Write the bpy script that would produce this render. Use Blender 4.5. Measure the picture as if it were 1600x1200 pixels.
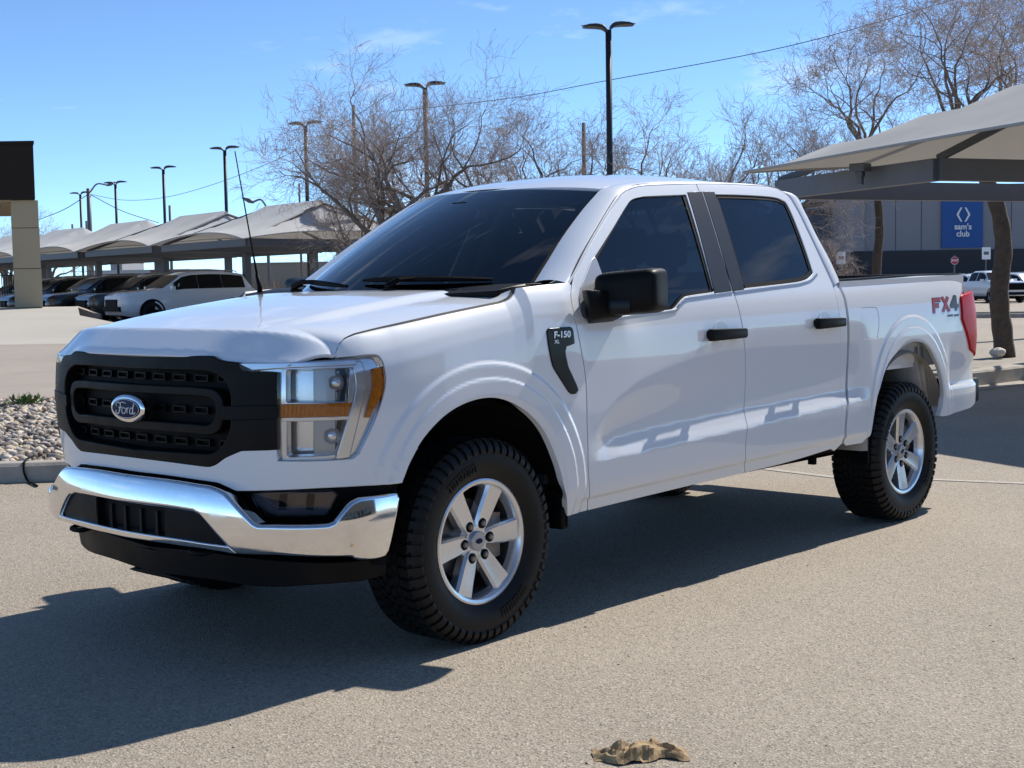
import bpy, bmesh, math, random
import numpy as np
from mathutils import Vector, Matrix
from mathutils.geometry import delaunay_2d_cdt
rad = math.radians
for o in list(bpy.data.objects): bpy.data.objects.remove(o)
SC = bpy.context.scene
COL = SC.collection

# ------------------------------------------------------------------ camera, sky, sun, exposure
# world: x runs to the rear of the pickup (front axle at 0), -y is its driver's side, z up, metres
CAM = np.array((-4.0557, -4.7911, 1.4376)); YAW, PITCH, ROLL, FPX = rad(42.0445), rad(-3.9996), rad(-.9124), 2187.6
CD = np.array((math.cos(PITCH)*math.cos(YAW), math.cos(PITCH)*math.sin(YAW), math.sin(PITCH)))
_r = np.array((math.sin(YAW), -math.cos(YAW), 0.)); _u = np.cross(_r, CD)
CR = _r*math.cos(ROLL)+_u*math.sin(ROLL); CU = _u*math.cos(ROLL)-_r*math.sin(ROLL)
cam = bpy.data.cameras.new('camera'); camo = bpy.data.objects.new('camera', cam); COL.objects.link(camo)
cam.sensor_width = 36; cam.lens = 36*FPX/1600; cam.clip_start = .1; cam.clip_end = 3000
M = Matrix.Identity(4)
for i in range(3): M[i][0], M[i][1], M[i][2], M[i][3] = CR[i], CU[i], -CD[i], CAM[i]
camo.matrix_world = M; SC.camera = camo

SUN_EL, SUN_AZ = rad(45.), rad(-1.6)       # azimuth measured from +x (behind the pickup), + towards +y
sdir = Vector((math.cos(SUN_EL)*math.cos(SUN_AZ), math.cos(SUN_EL)*math.sin(SUN_AZ), math.sin(SUN_EL)))
w = bpy.data.worlds.new('World'); SC.world = w; w.use_nodes = True
nt = w.node_tree; nt.nodes.clear()
wo = nt.nodes.new('ShaderNodeOutputWorld'); bg = nt.nodes.new('ShaderNodeBackground')
sky = nt.nodes.new('ShaderNodeTexSky'); sky.sky_type = 'NISHITA'; sky.sun_disc = False
sky.sun_elevation = SUN_EL; sky.sun_rotation = math.pi/2-SUN_AZ
sky.altitude = 3000; sky.air_density = .6; sky.dust_density = 0.; sky.ozone_density = 2.0
# thin cirrus streaks mixed into the sky itself
tc = nt.nodes.new('ShaderNodeTexCoord'); mp = nt.nodes.new('ShaderNodeMapping')
mp.inputs['Rotation'].default_value = (0, 0, rad(20)); mp.inputs['Location'].default_value = (-6.172, -5.693, 3.447); mp.inputs['Scale'].default_value = (2.2, 5.5, 16)
nz = nt.nodes.new('ShaderNodeTexNoise'); nz.inputs['Scale'].default_value = 1.35; nz.inputs['Detail'].default_value = 7; nz.inputs['Roughness'].default_value = .6
rp = nt.nodes.new('ShaderNodeValToRGB'); rp.color_ramp.elements[0].position = .57; rp.color_ramp.elements[0].color = (0,0,0,1)
rp.color_ramp.elements[1].position = .78; rp.color_ramp.elements[1].color = (.38,.38,.38,1)
mx = nt.nodes.new('ShaderNodeMix'); mx.data_type = 'RGBA'; mx.inputs['B'].default_value = (8., 8.4, 9., 1)
nt.links.new(tc.outputs['Generated'], mp.inputs['Vector']); nt.links.new(mp.outputs['Vector'], nz.inputs['Vector'])
nt.links.new(nz.outputs['Fac'], rp.inputs['Fac']); nt.links.new(rp.outputs['Color'], mx.inputs['Factor'])
tn = nt.nodes.new('ShaderNodeMix'); tn.data_type = 'RGBA'; tn.blend_type = 'MULTIPLY'; tn.inputs['Factor'].default_value = 1.; tn.inputs['B'].default_value = (1.02, 1.21, 1.27, 1)
nt.links.new(sky.outputs['Color'], tn.inputs['A']); nt.links.new(tn.outputs['Result'], mx.inputs['A']); nt.links.new(mx.outputs['Result'], bg.inputs['Color'])
bg.inputs['Strength'].default_value = .148
nt.links.new(bg.outputs['Background'], wo.inputs['Surface'])
sl = bpy.data.lights.new('sun', 'SUN'); sl.energy = 5.0; sl.angle = rad(.55); sl.color = (1, .945, .865)
so = bpy.data.objects.new('sun', sl); COL.objects.link(so); so.rotation_euler = sdir.to_track_quat('Z', 'Y').to_euler(); so.location = sdir*60
SC.view_settings.view_transform = 'Standard'; SC.view_settings.look = 'None'
SC.view_settings.exposure = 0.22; SC.view_settings.gamma = 1; SC.view_settings.use_curve_mapping = False
SC.render.engine = 'CYCLES'; SC.cycles.transparent_max_bounces = 24; SC.cycles.max_bounces = 10

# ------------------------------------------------------------------ pixels to places
def ray(px, py): return CD+CR*(px-800)/FPX+CU*(600-py)/FPX
def on(ax, val, px, py):
    q = ray(px, py); i = 'xyz'.index(ax); t = (val-CAM[i])/q[i]; return CAM+t*q
def atd(D, px, py): return CAM+D*ray(px, py)

# ------------------------------------------------------------------ materials
def mat(name, col, rough=.5, metal=0., coat=0., coatr=.03, spec=.5, noise=None, bump=None, rvar=0., trans=0., ior=1.45, sub=None):
    """noise: (scale, amount, colour2) ; bump: (scale, strength, distance)"""
    m = bpy.data.materials.new(name); m.use_nodes = True; t = m.node_tree; b = t.nodes['Principled BSDF']
    b.inputs['Base Color'].default_value = (*col, 1); b.inputs['Roughness'].default_value = rough; b.inputs['Metallic'].default_value = metal
    b.inputs['Coat Weight'].default_value = coat; b.inputs['Coat Roughness'].default_value = coatr
    b.inputs['Specular IOR Level'].default_value = spec; b.inputs['Transmission Weight'].default_value = trans; b.inputs['IOR'].default_value = ior
    if noise or bump or rvar:
        c = t.nodes.new('ShaderNodeTexCoord')
    if noise:
        n = t.nodes.new('ShaderNodeTexNoise'); n.inputs['Scale'].default_value = noise[0]; n.inputs['Detail'].default_value = 6; n.inputs['Roughness'].default_value = .65
        t.links.new(c.outputs['Object'], n.inputs['Vector'])
        r = t.nodes.new('ShaderNodeValToRGB'); r.color_ramp.elements[0].position = .35; r.color_ramp.elements[1].position = .68
        r.color_ramp.elements[0].color = (*col, 1); c2 = noise[2]; a = noise[1]
        r.color_ramp.elements[1].color = (*[col[i]*(1-a)+c2[i]*a for i in range(3)], 1)
        t.links.new(n.outputs['Fac'], r.inputs['Fac']); t.links.new(r.outputs['Color'], b.inputs['Base Color'])
    if rvar:
        n2 = t.nodes.new('ShaderNodeTexNoise'); n2.inputs['Scale'].default_value = 9; n2.inputs['Detail'].default_value = 5
        t.links.new(c.outputs['Object'], n2.inputs['Vector'])
        mr = t.nodes.new('ShaderNodeMapRange'); mr.inputs['From Min'].default_value = .35; mr.inputs['From Max'].default_value = .7
        mr.inputs['To Min'].default_value = rough; mr.inputs['To Max'].default_value = rough+rvar
        t.links.new(n2.outputs['Fac'], mr.inputs['Value']); t.links.new(mr.outputs['Result'], b.inputs['Roughness'])
    if bump:
        n3 = t.nodes.new('ShaderNodeTexNoise'); n3.inputs['Scale'].default_value = bump[0]; n3.inputs['Detail'].default_value = 4
        t.links.new(c.outputs['Object'], n3.inputs['Vector'])
        bp = t.nodes.new('ShaderNodeBump'); bp.inputs['Strength'].default_value = bump[1]; bp.inputs['Distance'].default_value = bump[2]
        t.links.new(n3.outputs['Fac'], bp.inputs['Height']); t.links.new(bp.outputs['Normal'], b.inputs['Normal'])
    return m
def glassmat(name, tint, ior=1.5, rough=0.0, gl=(1,1,1)):
    m = bpy.data.materials.new(name); m.use_nodes = True; t = m.node_tree; t.nodes.clear()
    o = t.nodes.new('ShaderNodeOutputMaterial'); mixn = t.nodes.new('ShaderNodeMixShader'); tr = t.nodes.new('ShaderNodeBsdfTransparent'); g = t.nodes.new('ShaderNodeBsdfGlossy')
    fr = t.nodes.new('ShaderNodeFresnel'); fr.inputs['IOR'].default_value = ior; tr.inputs['Color'].default_value = (*tint, 1); g.inputs['Roughness'].default_value = rough; g.inputs['Color'].default_value = (*gl, 1)
    t.links.new(fr.outputs[0], mixn.inputs[0]); t.links.new(tr.outputs[0], mixn.inputs[1]); t.links.new(g.outputs[0], mixn.inputs[2]); t.links.new(mixn.outputs[0], o.inputs['Surface'])
    return m
WHITE = mat('white_paint', (.765,.80,.84), .40, 0, 1., .015, noise=(2.2,.2,(.74,.765,.795)), bump=(900,.012,.0004))
CHROME = mat('chrome', (.82,.82,.83), .035, 1., rvar=.09, noise=(30,.12,(.55,.53,.5)))
BLACKP = mat('black_plastic', (.0045,.0045,.005), .42, bump=(700,.15,.0006), rvar=.12, spec=.18)
DARKP = mat('dark_plastic', (.003,.003,.0035), .6, spec=.15)
GLOSSB = mat('gloss_black', (.005,.005,.006), .25, spec=.3)
GREYB = mat('pillar_black', (.022,.023,.024), .33, bump=(900,.2,.0005))
RUBBER = mat('rubber', (.0065,.0065,.0068), .5, noise=(14,.5,(.014,.013,.012)), bump=(250,.3,.0012), spec=.3)
GROOVE = mat('tyre_groove', (.012,.012,.012), .8, noise=(20,.6,(.05,.045,.04)))
ALLOY = mat('alloy_silver', (.74,.75,.77), .26, .8, coat=.5, coatr=.05, noise=(40,.2,(.5,.48,.45)))
STEEL = mat('brake_steel', (.32,.29,.26), .45, .8, noise=(40,.5,(.12,.08,.05)))
UNDER = mat('underbody', (.006,.006,.0065), .75, noise=(12,.5,(.018,.016,.014)), spec=.15)
GLASSD = glassmat('privacy_glass', (.010,.012,.016), 1.55)
GLASSW = glassmat('windscreen_glass', (.42,.46,.49), 1.7)
LENS = glassmat('clear_lens', (.93,.94,.95), 1.45)
AMBER = mat('amber_lens', (.80,.27,.008), .25, coat=.3, spec=.25, noise=(60,.6,(.42,.11,.004)))
RED = mat('red_lens', (.50,.006,.012), .35, spec=.12, noise=(25,.4,(.34,.004,.010)))
REFL = mat('lamp_reflector', (.80,.81,.83), .2, .75)
LAMPC = mat('lamp_chrome', (.84,.84,.85), .12, .6)
SATIN = mat('satin_grey', (.42,.43,.45), .35, .6)
INTER = mat('interior', (.04,.04,.042), .8)
INTER2 = mat('interior_liner', (.16,.15,.14), .9)
BLUEP = mat('emblem_blue', (.004,.015,.06), .3, spec=.15)
REDP = mat('decal_red', (.40,.02,.03), .35)
DGREY = mat('decal_grey', (.05,.05,.055), .35)
LINERW = mat('bare_liner', (.50,.47,.43), .6, noise=(5,.7,(.26,.23,.20)))
MIRRORG = mat('mirror_glass', (.9,.9,.9), .01, 1.)
WTEXT = mat('badge_silver', (.80,.80,.80), .25, .3)

# ------------------------------------------------------------------ mesh helpers
def link(o, parent=None):
    COL.objects.link(o)
    if parent is not None: o.parent = parent
    return o
def mesh(name, V, F, m, parent=None, smooth=True, normals=None, loc=None):
    me = bpy.data.meshes.new(name); me.from_pydata([tuple(map(float, v)) for v in V], [], [tuple(map(int, f)) for f in F])
    if m is not None: me.materials.append(m)
    me.polygons.foreach_set('use_smooth', [smooth]*len(me.polygons))
    if normals is not None:
        me.normals_split_custom_set_from_vertices([tuple(map(float, n)) for n in normals])
    me.update()
    o = bpy.data.objects.new(name, me)
    if loc is not None: o.location = loc
    return link(o, parent)
class MB:
    """collects plain shapes into one mesh"""
    def __init__(s): s.V = []; s.F = []; s.mi = []; s.cur = 0
    def add(s, V, F):
        n = len(s.V); s.V += [tuple(v) for v in V]; s.F += [tuple(i+n for i in f) for f in F]; s.mi += [s.cur]*len(F); return s
    def hexa(s, P):    # 8 points: bottom ring 0-3, top ring 4-7
        return s.add(P, [(0,3,2,1),(4,5,6,7),(0,1,5,4),(1,2,6,5),(2,3,7,6),(3,0,4,7)])
    def box(s, c, d, R=None):
        x, y, z = d[0]/2, d[1]/2, d[2]/2
        P = [Vector(p) for p in ((-x,-y,-z),(x,-y,-z),(x,y,-z),(-x,y,-z),(-x,-y,z),(x,-y,z),(x,y,z),(-x,y,z))]
        if R is not None: P = [R @ p for p in P]
        return s.hexa([p+Vector(c) for p in P])
    def bar(s, a, b, w, h, up=(0,0,1)):
        a, b = Vector(a), Vector(b); d = (b-a).normalized(); sx = d.cross(Vector(up))
        sx = (sx.normalized() if sx.length > 1e-5 else Vector((1,0,0)))*w/2; u = sx.cross(d).normalized()*h/2
        return s.hexa([a-sx-u, a+sx-u, b+sx-u, b-sx-u, a-sx+u, a+sx+u, b+sx+u, b-sx+u])
    def tube(s, pts, r, n=8, cap=True):
        pts = [Vector(p) for p in pts]; N = len(pts); rr = r if hasattr(r, '__len__') else [r]*N
        V = []; up = None
        for i, p in enumerate(pts):
            d = (pts[min(i+1, N-1)]-pts[max(i-1, 0)]).normalized()
            if up is None:
                up = d.orthogonal().normalized()
            else:
                up = (up-d*up.dot(d)); up = up.normalized() if up.length > 1e-6 else d.orthogonal().normalized()
            v = d.cross(up)
            for k in range(n):
                a = 2*math.pi*k/n; V.append(p+(up*math.cos(a)+v*math.sin(a))*rr[i])
        F = [(i*n+k, i*n+(k+1) % n, (i+1)*n+(k+1) % n, (i+1)*n+k) for i in range(N-1) for k in range(n)]
        if cap: F += [tuple(range(n-1, -1, -1)), tuple((N-1)*n+k for k in range(n))]
        return s.add(V, F)
    def lathe(s, prof, n=48, axis='y', c=(0,0,0), closed=False):
        V = []
        for k in range(n):
            a = 2*math.pi*k/n
            for (r, h) in prof:
                p = (r*math.cos(a), h, r*math.sin(a)) if axis == 'y' else (r*math.cos(a), r*math.sin(a), h) if axis == 'z' else (h, r*math.cos(a), r*math.sin(a))
                V.append((p[0]+c[0], p[1]+c[1], p[2]+c[2]))
        m = len(prof); F = []
        for k in range(n):
            for j in range(m-1 if not closed else m):
                a, b = k*m+j, k*m+(j+1) % m; c2, d2 = ((k+1) % n)*m+(j+1) % m, ((k+1) % n)*m+j
                F.append((a, b, c2, d2) if axis == 'y' else (a, d2, c2, b))
        return s.add(V, F)
    def prism(s, poly, fn, t0, t1):
        """poly 2D CCW extruded; fn(u,v,t)->3D"""
        n = len(poly); V = [fn(u, v, t0) for u, v in poly]+[fn(u, v, t1) for u, v in poly]
        F = [tuple(range(n-1, -1, -1)), tuple(range(n, 2*n))]+[(i, (i+1) % n, n+(i+1) % n, n+i) for i in range(n)]
        return s.add(V, F)
    def build(s, name, m, parent=None, smooth=False, bevel=0, loc=None, auto=None):
        o = mesh(name, s.V, s.F, m if not isinstance(m, (list, tuple)) else None, parent, smooth, loc=loc)
        if isinstance(m, (list, tuple)):
            for q in m: o.data.materials.append(q)
            o.data.polygons.foreach_set('material_index', s.mi)
        bm = bmesh.new(); bm.from_mesh(o.data)
        bmesh.ops.recalc_face_normals(bm, faces=bm.faces)
        if bevel:
            es = [e for e in bm.edges if len(e.link_faces) == 2 and e.calc_face_angle(0) > .4]
            bmesh.ops.bevel(bm, geom=es, offset=bevel, segments=2, profile=.5, affect='EDGES')
            if auto is None: auto = 40
        bm.to_mesh(o.data); bm.free()
        if auto:
            o.data.polygons.foreach_set('use_smooth', [True]*len(o.data.polygons)); o.data.set_sharp_from_angle(angle=rad(auto))
        return o
def cat(pts, n=8):
    """Catmull-Rom through points"""
    P = [np.array(p, float) for p in pts]
    if len(P) < 3: return P
    Q = [2*P[0]-P[1]]+P+[2*P[-1]-P[-2]]; out = []
    for i in range(1, len(Q)-2):
        p0, p1, p2, p3 = Q[i-1:i+3]
        for k in range(n):
            t = k/n; out.append(.5*((2*p1)+(p2-p0)*t+(2*p0-5*p1+4*p2-p3)*t*t+(3*p1-p0-3*p2+p3)*t**3))
    return out+[P[-1]]
def inpoly(P, poly):
    x, y = P[:, 0], P[:, 1]; r = np.zeros(len(P), bool); n = len(poly); j = n-1
    for i in range(n):
        xi, yi = poly[i]; xj, yj = poly[j]
        if yi != yj:
            r ^= ((yi > y) != (yj > y)) & (x < (xj-xi)*(y-yi)/(yj-yi)+xi)
        j = i
    return r
def resample(poly, res):
    out = []; n = len(poly)
    for i in range(n):
        a, b = np.array(poly[i], float), np.array(poly[(i+1) % n], float); L = np.linalg.norm(b-a)
        if L < 1e-6: continue
        k = max(1, int(math.ceil(L/res)))
        out += [a+(b-a)*t/k for t in range(k)]
    return np.array(out)
def ss(a, b, x):
    t = np.clip((np.asarray(x, float)-a)/(b-a), 0, 1); return t*t*(3-2*t)
def snorm(surf, U):
    e = 2e-3
    du = surf(U+np.array((e, 0)))-surf(U-np.array((e, 0))); dv = surf(U+np.array((0, e)))-surf(U-np.array((0, e)))
    n = np.cross(du, dv); L = np.linalg.norm(n, axis=1, keepdims=True); L[L == 0] = 1
    return n/L, du/(2*e), dv/(2*e)
def panel(name, outline, surf, m, parent, holes=(), res=.02, lip=.02, rad_=.003, mir=False, back=0, rings=2):
    """sheet-metal panel: a 2D outline meshed on the surface surf(uv)->xyz, with rolled edges"""
    loops = []
    for k, lp in enumerate([outline]+list(holes)):
        lp = resample(lp, res*1.0); x, y = lp[:, 0], lp[:, 1]
        A = .5*np.sum(x*np.roll(y, -1)-np.roll(x, -1)*y)
        if (A < 0) != (k > 0): lp = lp[::-1]
        loops.append(lp)
    lo, hi = loops[0].min(0), loops[0].max(0)
    gx, gy = np.meshgrid(np.arange(lo[0]+res*.5, hi[0], res), np.arange(lo[1]+res*.5, hi[1], res))
    G = np.stack([gx.ravel(), gy.ravel()], 1)
    k = inpoly(G, loops[0])
    for h in loops[1:]: k &= ~inpoly(G, h)
    G = G[k]
    allb = np.concatenate(loops)
    if len(G):
        dmin = np.full(len(G), 9.)
        for b in range(0, len(allb), 64):
            dd = np.linalg.norm(G[:, None]-allb[None, b:b+64], axis=2).min(1); dmin = np.minimum(dmin, dd)
        G = G[dmin > res*.55]
    pts = np.concatenate([allb, G]) if len(G) else allb
    E = []; st = 0
    for lp in loops:
        n = len(lp); E += [(st+i, st+(i+1) % n) for i in range(n)]; st += n
    vs, es, fs, ov, oe, of = delaunay_2d_cdt([Vector(p) for p in pts], E, [], 0, 1e-7)
    P2 = np.array([tuple(v) for v in vs]); fs = [f for f in fs if len(f) == 3]
    fa = np.array(fs); cen = P2[fa].mean(1); kk = inpoly(cen, loops[0])
    for h in loops[1:]: kk &= ~inpoly(cen, h)
    fa = fa[kk]
    a, b, c = P2[fa[:, 0]], P2[fa[:, 1]], P2[fa[:, 2]]
    ar = (b[:, 0]-a[:, 0])*(c[:, 1]-a[:, 1])-(b[:, 1]-a[:, 1])*(c[:, 0]-a[:, 0])
    fa[ar < 0] = fa[ar < 0][:, ::-1]
    S = surf(P2); N, Du, Dv = snorm(surf, P2)
    V = list(S); NN = list(N); F = [tuple(f) for f in fa]
    # rolled edge along real boundary edges of the kept faces
    cnt = {}
    for f in F:
        for i in range(3): cnt[(f[i], f[(i+1) % 3])] = 1
    bnd = [(i, j) for (i, j) in cnt if (j, i) not in cnt]
    if lip > 0:
        outv = {}
        for (i, j) in bnd:
            d2 = P2[j]-P2[i]; L = np.linalg.norm(d2); o2 = np.array((d2[1], -d2[0]))/(L+1e-9)
            o3 = Du[i]*o2[0]+Dv[i]*o2[1]
            for q in (i, j): outv[q] = outv.get(q, 0)+o3/(np.linalg.norm(o3)+1e-9)
        prev = {q: q for q in outv}
        steps = [(rad_*math.sin(t), rad_*(1-math.cos(t)), t) for t in [math.pi/2*(q+1)/rings for q in range(rings)]]+[(rad_, lip+rad_, math.pi/2)]
        for (oo, ii, th) in steps:
            cur = {}
            for q, o3 in outv.items():
                o = o3/(np.linalg.norm(o3)+1e-9); o = o-N[q]*np.dot(o, N[q]); o = o/(np.linalg.norm(o)+1e-9)
                cur[q] = len(V); V.append(S[q]+o*oo-N[q]*ii); NN.append(N[q]*math.cos(th)+o*math.sin(th))
            F += [(prev[i], cur[i], cur[j], prev[j]) for (i, j) in bnd]
            prev = cur
    V = np.array(V); NN = np.array(NN)
    if mir:
        V = V*np.array((1, -1, 1)); NN = NN*np.array((1, -1, 1)); F = [f[::-1] for f in F]
    return mesh(name, V, F, m, parent, True, NN)
def text_mesh(body, size=1., depth=.0, font_scale=1., bold=0.):
    cu = bpy.data.curves.new('tmp', 'FONT'); cu.body = body; cu.size = size; cu.align_x = 'CENTER'; cu.align_y = 'CENTER'; cu.offset = bold; cu.extrude = depth; cu.resolution_u = 4
    o = bpy.data.objects.new('tmp', cu); COL.objects.link(o)
    dg = bpy.context.evaluated_depsgraph_get(); me = o.evaluated_get(dg).to_mesh()
    V = [tuple(v.co) for v in me.vertices]; F = [tuple(p.vertices) for p in me.polygons]
    bpy.data.objects.remove(o); bpy.data.curves.remove(cu)
    return V, F
def tag(o, label=None, category=None, group=None, kind=None):
    if label: o['label'] = label
    if category: o['category'] = category
    if group: o['group'] = group
    if kind: o['kind'] = kind
    return o
def empty(name, loc=(0,0,0), rz=0):
    o = bpy.data.objects.new(name, None); o.empty_display_size = .2; o.location = loc; o.rotation_euler = (0, 0, rz); COL.objects.link(o); return o
# ------------------------------------------------------------------ the pickup: body surface
_L = [(-.25,-1.0),(0,-1.0),(.5,-1),(1,-1),(2,-1),(3,-1),(4,-1),(4.35,-.999),(4.52,-.99),(4.64,-.972),(4.73,-.94),(4.785,-.89),(4.805,-.83)]
_H = [(-.985,0),(-.976,-.25),(-.947,-.5),(-.90,-.68),(-.835,-.81),(-.74,-.905),(-.62,-.962),(-.45,-.99)]+_L
_full = [(x, -y) for x, y in _H[:0:-1]]+_H
_pc = np.array(cat(_full, 24)); _ds = np.r_[0, np.cumsum(np.linalg.norm(np.diff(_pc, axis=0), axis=1))]
_i0 = np.argmin(np.abs(_pc[:, 0])+9*(_pc[:, 1] > 0)); PS = _ds-_ds[_i0]; PX_, PY_ = _pc[:, 0], _pc[:, 1]
SCN = PS[np.argmin(_pc[:, 0]+1e-3*np.abs(_pc[:, 1]))]        # arc position of the nose centre
_t = np.gradient(_pc, PS, axis=0); _t /= np.linalg.norm(_t, axis=1, keepdims=True); PNX, PNY = _t[:, 1], -_t[:, 0]
def plan(s):
    return np.interp(s, PS, PX_), np.interp(s, PS, PY_), np.interp(s, PS, PNX), np.interp(s, PS, PNY)
def table(zs, ds, sig=.012, step=.002):
    g = np.arange(zs[0]-.3, zs[-1]+.3, step); v = np.interp(g, zs, ds)
    v[g < zs[0]] = ds[0]+(g[g < zs[0]]-zs[0])*(ds[1]-ds[0])/(zs[1]-zs[0]); v[g > zs[-1]] = ds[-1]+(g[g > zs[-1]]-zs[-1])*(ds[-1]-ds[-2])/(zs[-1]-zs[-2])
    k = np.exp(-.5*(np.arange(-60, 61)*step/sig)**2); k /= k.sum()
    v2 = np.convolve(np.pad(v, 60, mode='reflect', reflect_type='odd'), k, 'valid')
    return lambda z: np.interp(z, g, v2)
T_door = table([.40,.46,.52,.57,.70,.90,1.10,1.22,1.29,1.34,1.38,1.41,1.5,1.6,1.7,1.8,1.9,1.95,2.0],
               [-.06,-.036,-.019,-.006,0,-.003,-.008,-.014,-.023,-.034,-.047,-.060,-.101,-.147,-.194,-.243,-.294,-.322,-.36], .016)
T_fend = table([-.9,-.5,-.30,-.20,-.12,-.07,-.035,-.012,0,.04], [0,0,-.003,-.007,-.015,-.028,-.046,-.062,-.072,-.12], .010)
T_low = table([.40,.46,.52,.57,.70,2.2], [-.06,-.036,-.019,-.006,0,0], .012)
_zgx = [-3,-.80,-.69,-.61,-.14,.18,.25,.30,.62,1]; _zgz = [1.20,1.20,1.245,1.262,1.333,1.376,1.40,1.437,1.447,1.45]
def arch(s, z, xc, zc, a, b, n=2.1): return (np.abs((s-xc)/a)**n+np.abs(np.maximum(z-zc, 0)/b)**n)**(1/n)
def flare(s, z):
    r1 = arch(s, z, 0., .50, .485, .495); r2 = arch(s, z, 3.715, .55, .425, .525)
    out = 0
    for r in (r1, r2):
        out = out+.009*ss(1.305, 1.262, r)+.0055*ss(1.168, 1.142, r)-.008*ss(1.03, .97, r)
    return out*ss(.35, .55, z)
def dside(s, z):
    s = np.asarray(s, float); z = np.asarray(z, float)
    s = np.where(s < SCN, 2*SCN-s, s)
    zg = np.interp(s, _zgx, _zgz)
    df = T_fend(z-zg)+T_low(z); dd = T_door(z); w_ = ss(.50, .66, s); d = df*(1-w_)+dd*w_
    zc = np.interp(s, [.6,.70,1.03,1.91,2.92,3.3], [.660,.662,.672,.711,.757,.77]); zu = np.interp(s, [.6,.72,.85,1.2,1.91,2.92,3.3], [.69,.715,.752,.775,.800,.826,.84])
    k = -.030*np.interp((z-zc)/(zu-zc), [0,.12,.5,1.0,1.12], [0,.05,.5,.97,1.])*(1-ss(0, 1, (z-zu-.03)/np.interp(s, [.7,1.0,2.0], [.10,.22,.42])))*ss(.62, .92, s)*(1-ss(3.0, 3.22, s))
    k2 = -.020*ss(.752, .79, z)*(1-ss(.82, 1.1, z))*ss(4.16, 4.26, s)
    zl_ = np.interp(s, [.6,1.9,2.95], [.520,.552,.580]); lowc = -.011*ss(0., .028, zl_-z)*ss(.52, .66, s)*(1-ss(3.05, 3.2, s))
    bed = np.where(s > 2.9, 1, 0)*(-.0)
    fr = ss(-.45, -.85, s)
    d = d+(k+k2+lowc)+flare(s, z)*(1-fr)
    nose = -.02*((z-.98)/.25)**2
    return d*(1-fr)+fr*(nose-.0)
def SURF(off=0., dfun=None):
    dfun = dfun or dside
    def f(U):
        x, y, nx, ny = plan(U[:, 0]); d = dfun(U[:, 0], U[:, 1])+off; return np.stack([x+nx*d, y+ny*d, U[:, 1]], 1)
    return f
def sz(px, py, off=0., dfun=None):
    """where the line of sight through a photo pixel meets the body side"""
    dfun = dfun or dside; q = ray(px, py); d = 0.; s = z = 0
    for it in range(14):
        X = PX_+PNX*d-CAM[0]; Y = PY_+PNY*d-CAM[1]; c = X*q[1]-Y*q[0]; ix = np.nonzero(c[:-1]*c[1:] <= 0)[0]
        best = None
        for i in ix:
            f = c[i]/(c[i]-c[i+1]+1e-15); x, y = X[i]+f*(X[i+1]-X[i]), Y[i]+f*(Y[i+1]-Y[i]); t = (x*q[0]+y*q[1])/(q[0]**2+q[1]**2)
            if t > 0 and (best is None or t < best[0]): best = (t, PS[i]+f*(PS[i+1]-PS[i]))
        if best is None: raise ValueError(('no hit', px, py))
        t, s = best; z = CAM[2]+t*q[2]; d = .5*d+.5*(float(dfun(s, z))+off) if it else float(dfun(s, z))+off
    return (s, z)
def szs(pts, **k): return [sz(*p, **k) for p in pts]
def chain(*cs, **k):
    """each list of pixels is one smooth curve; a single pixel is a corner"""
    out = []
    for c in cs:
        P = szs(c, **k); out += [tuple(p) for p in cat(P, 6)]
    return out
def mirs(pts): return [(2*SCN-s, z) for s, z in pts]
def front_full(top, bot):
    """left halves (centre -> outboard) of top and bottom edge, mirrored to the whole width"""
    return mirs(top)[::-1]+top+bot[::-1]+mirs(bot)
def sh(pts, ds=0., dz=0.): return [(s+ds, z+dz) for s, z in pts]
def P3(s, z, off=0.): return SURF(off)(np.array([[s, z]]))[0]

truck = empty('pickup_truck')
tag(truck, 'large white crew-cab pickup truck with black grille, chrome bumper and chunky off-road tyres', 'pickup truck')

# ---- shared seams, left side (s,z)
seamA = chain([(893,446),(898,430),(920,386),(958,322),(974,303),(990,294),(1012,290),(1088,288)])
seamF = chain([(893,446),(893,470),(900,505),(910,556),(916,600),(918,680),(920,745),(918,797)])
seamB = chain([(1088,288),(1146,457)], [(1148,462),(1160,510),(1165,600),(1165,700),(1164,738)])
seamR = chain([(1088,288),(1150,289),(1200,292),(1222,299),(1240,318),(1260,358),(1280,400),(1300,444),(1311,490),(1314,560),(1313,612)], [(1313.5,616),(1315,630),(1313,660),(1307,690),(1299,701)])
cabE = chain([(1305,441),(1317,464),(1322,490),(1323,560),(1321,611)], [(1321,614),(1323,632),(1320,665),(1315,693)])
bedE = sh(cabE, .030)
rock = chain([(918,797),(1000,777),(1100,753),(1164,738)]); rock2 = chain([(1164,738),(1230,722),(1299,701)])
g = .0048
hood_gap = chain([(526.5,557),(531,543),(540,531.5),(556,524)], [(560,523),(640,504.5),(700,491),(780,474.5)], [(783,474),(796,468),(803,459),(806,449.5)])
archF = chain([(887,803),(884,768),(875,730),(852,675),(820,640),(780,622),(740,625),(700,645),(665,680),(642,718),(628,752)])
archR = chain([(1347,692),(1360,680)], [(1361,677),(1369,629),(1383,579),(1398,554),(1416,538),(1433,533),(1450,540),(1462,561),(1471,586),(1475,615),(1473,636),(1469,649)])
headout = chain([(374,568),(384,580),(434,582)], [(434,583),(434.5,719)], [(436,720),(500,719.5),(545,716),(558,709)], [(561,705),(585,655),(598,615),(600,590),(597,571)], [(595,565),(588,558),(575,557)], [(560,560),(480,566),(376,567.5)])
HD = -.0
BODY = SURF()

def both(fn):
    for mir in (False, True): fn(mir)
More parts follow.
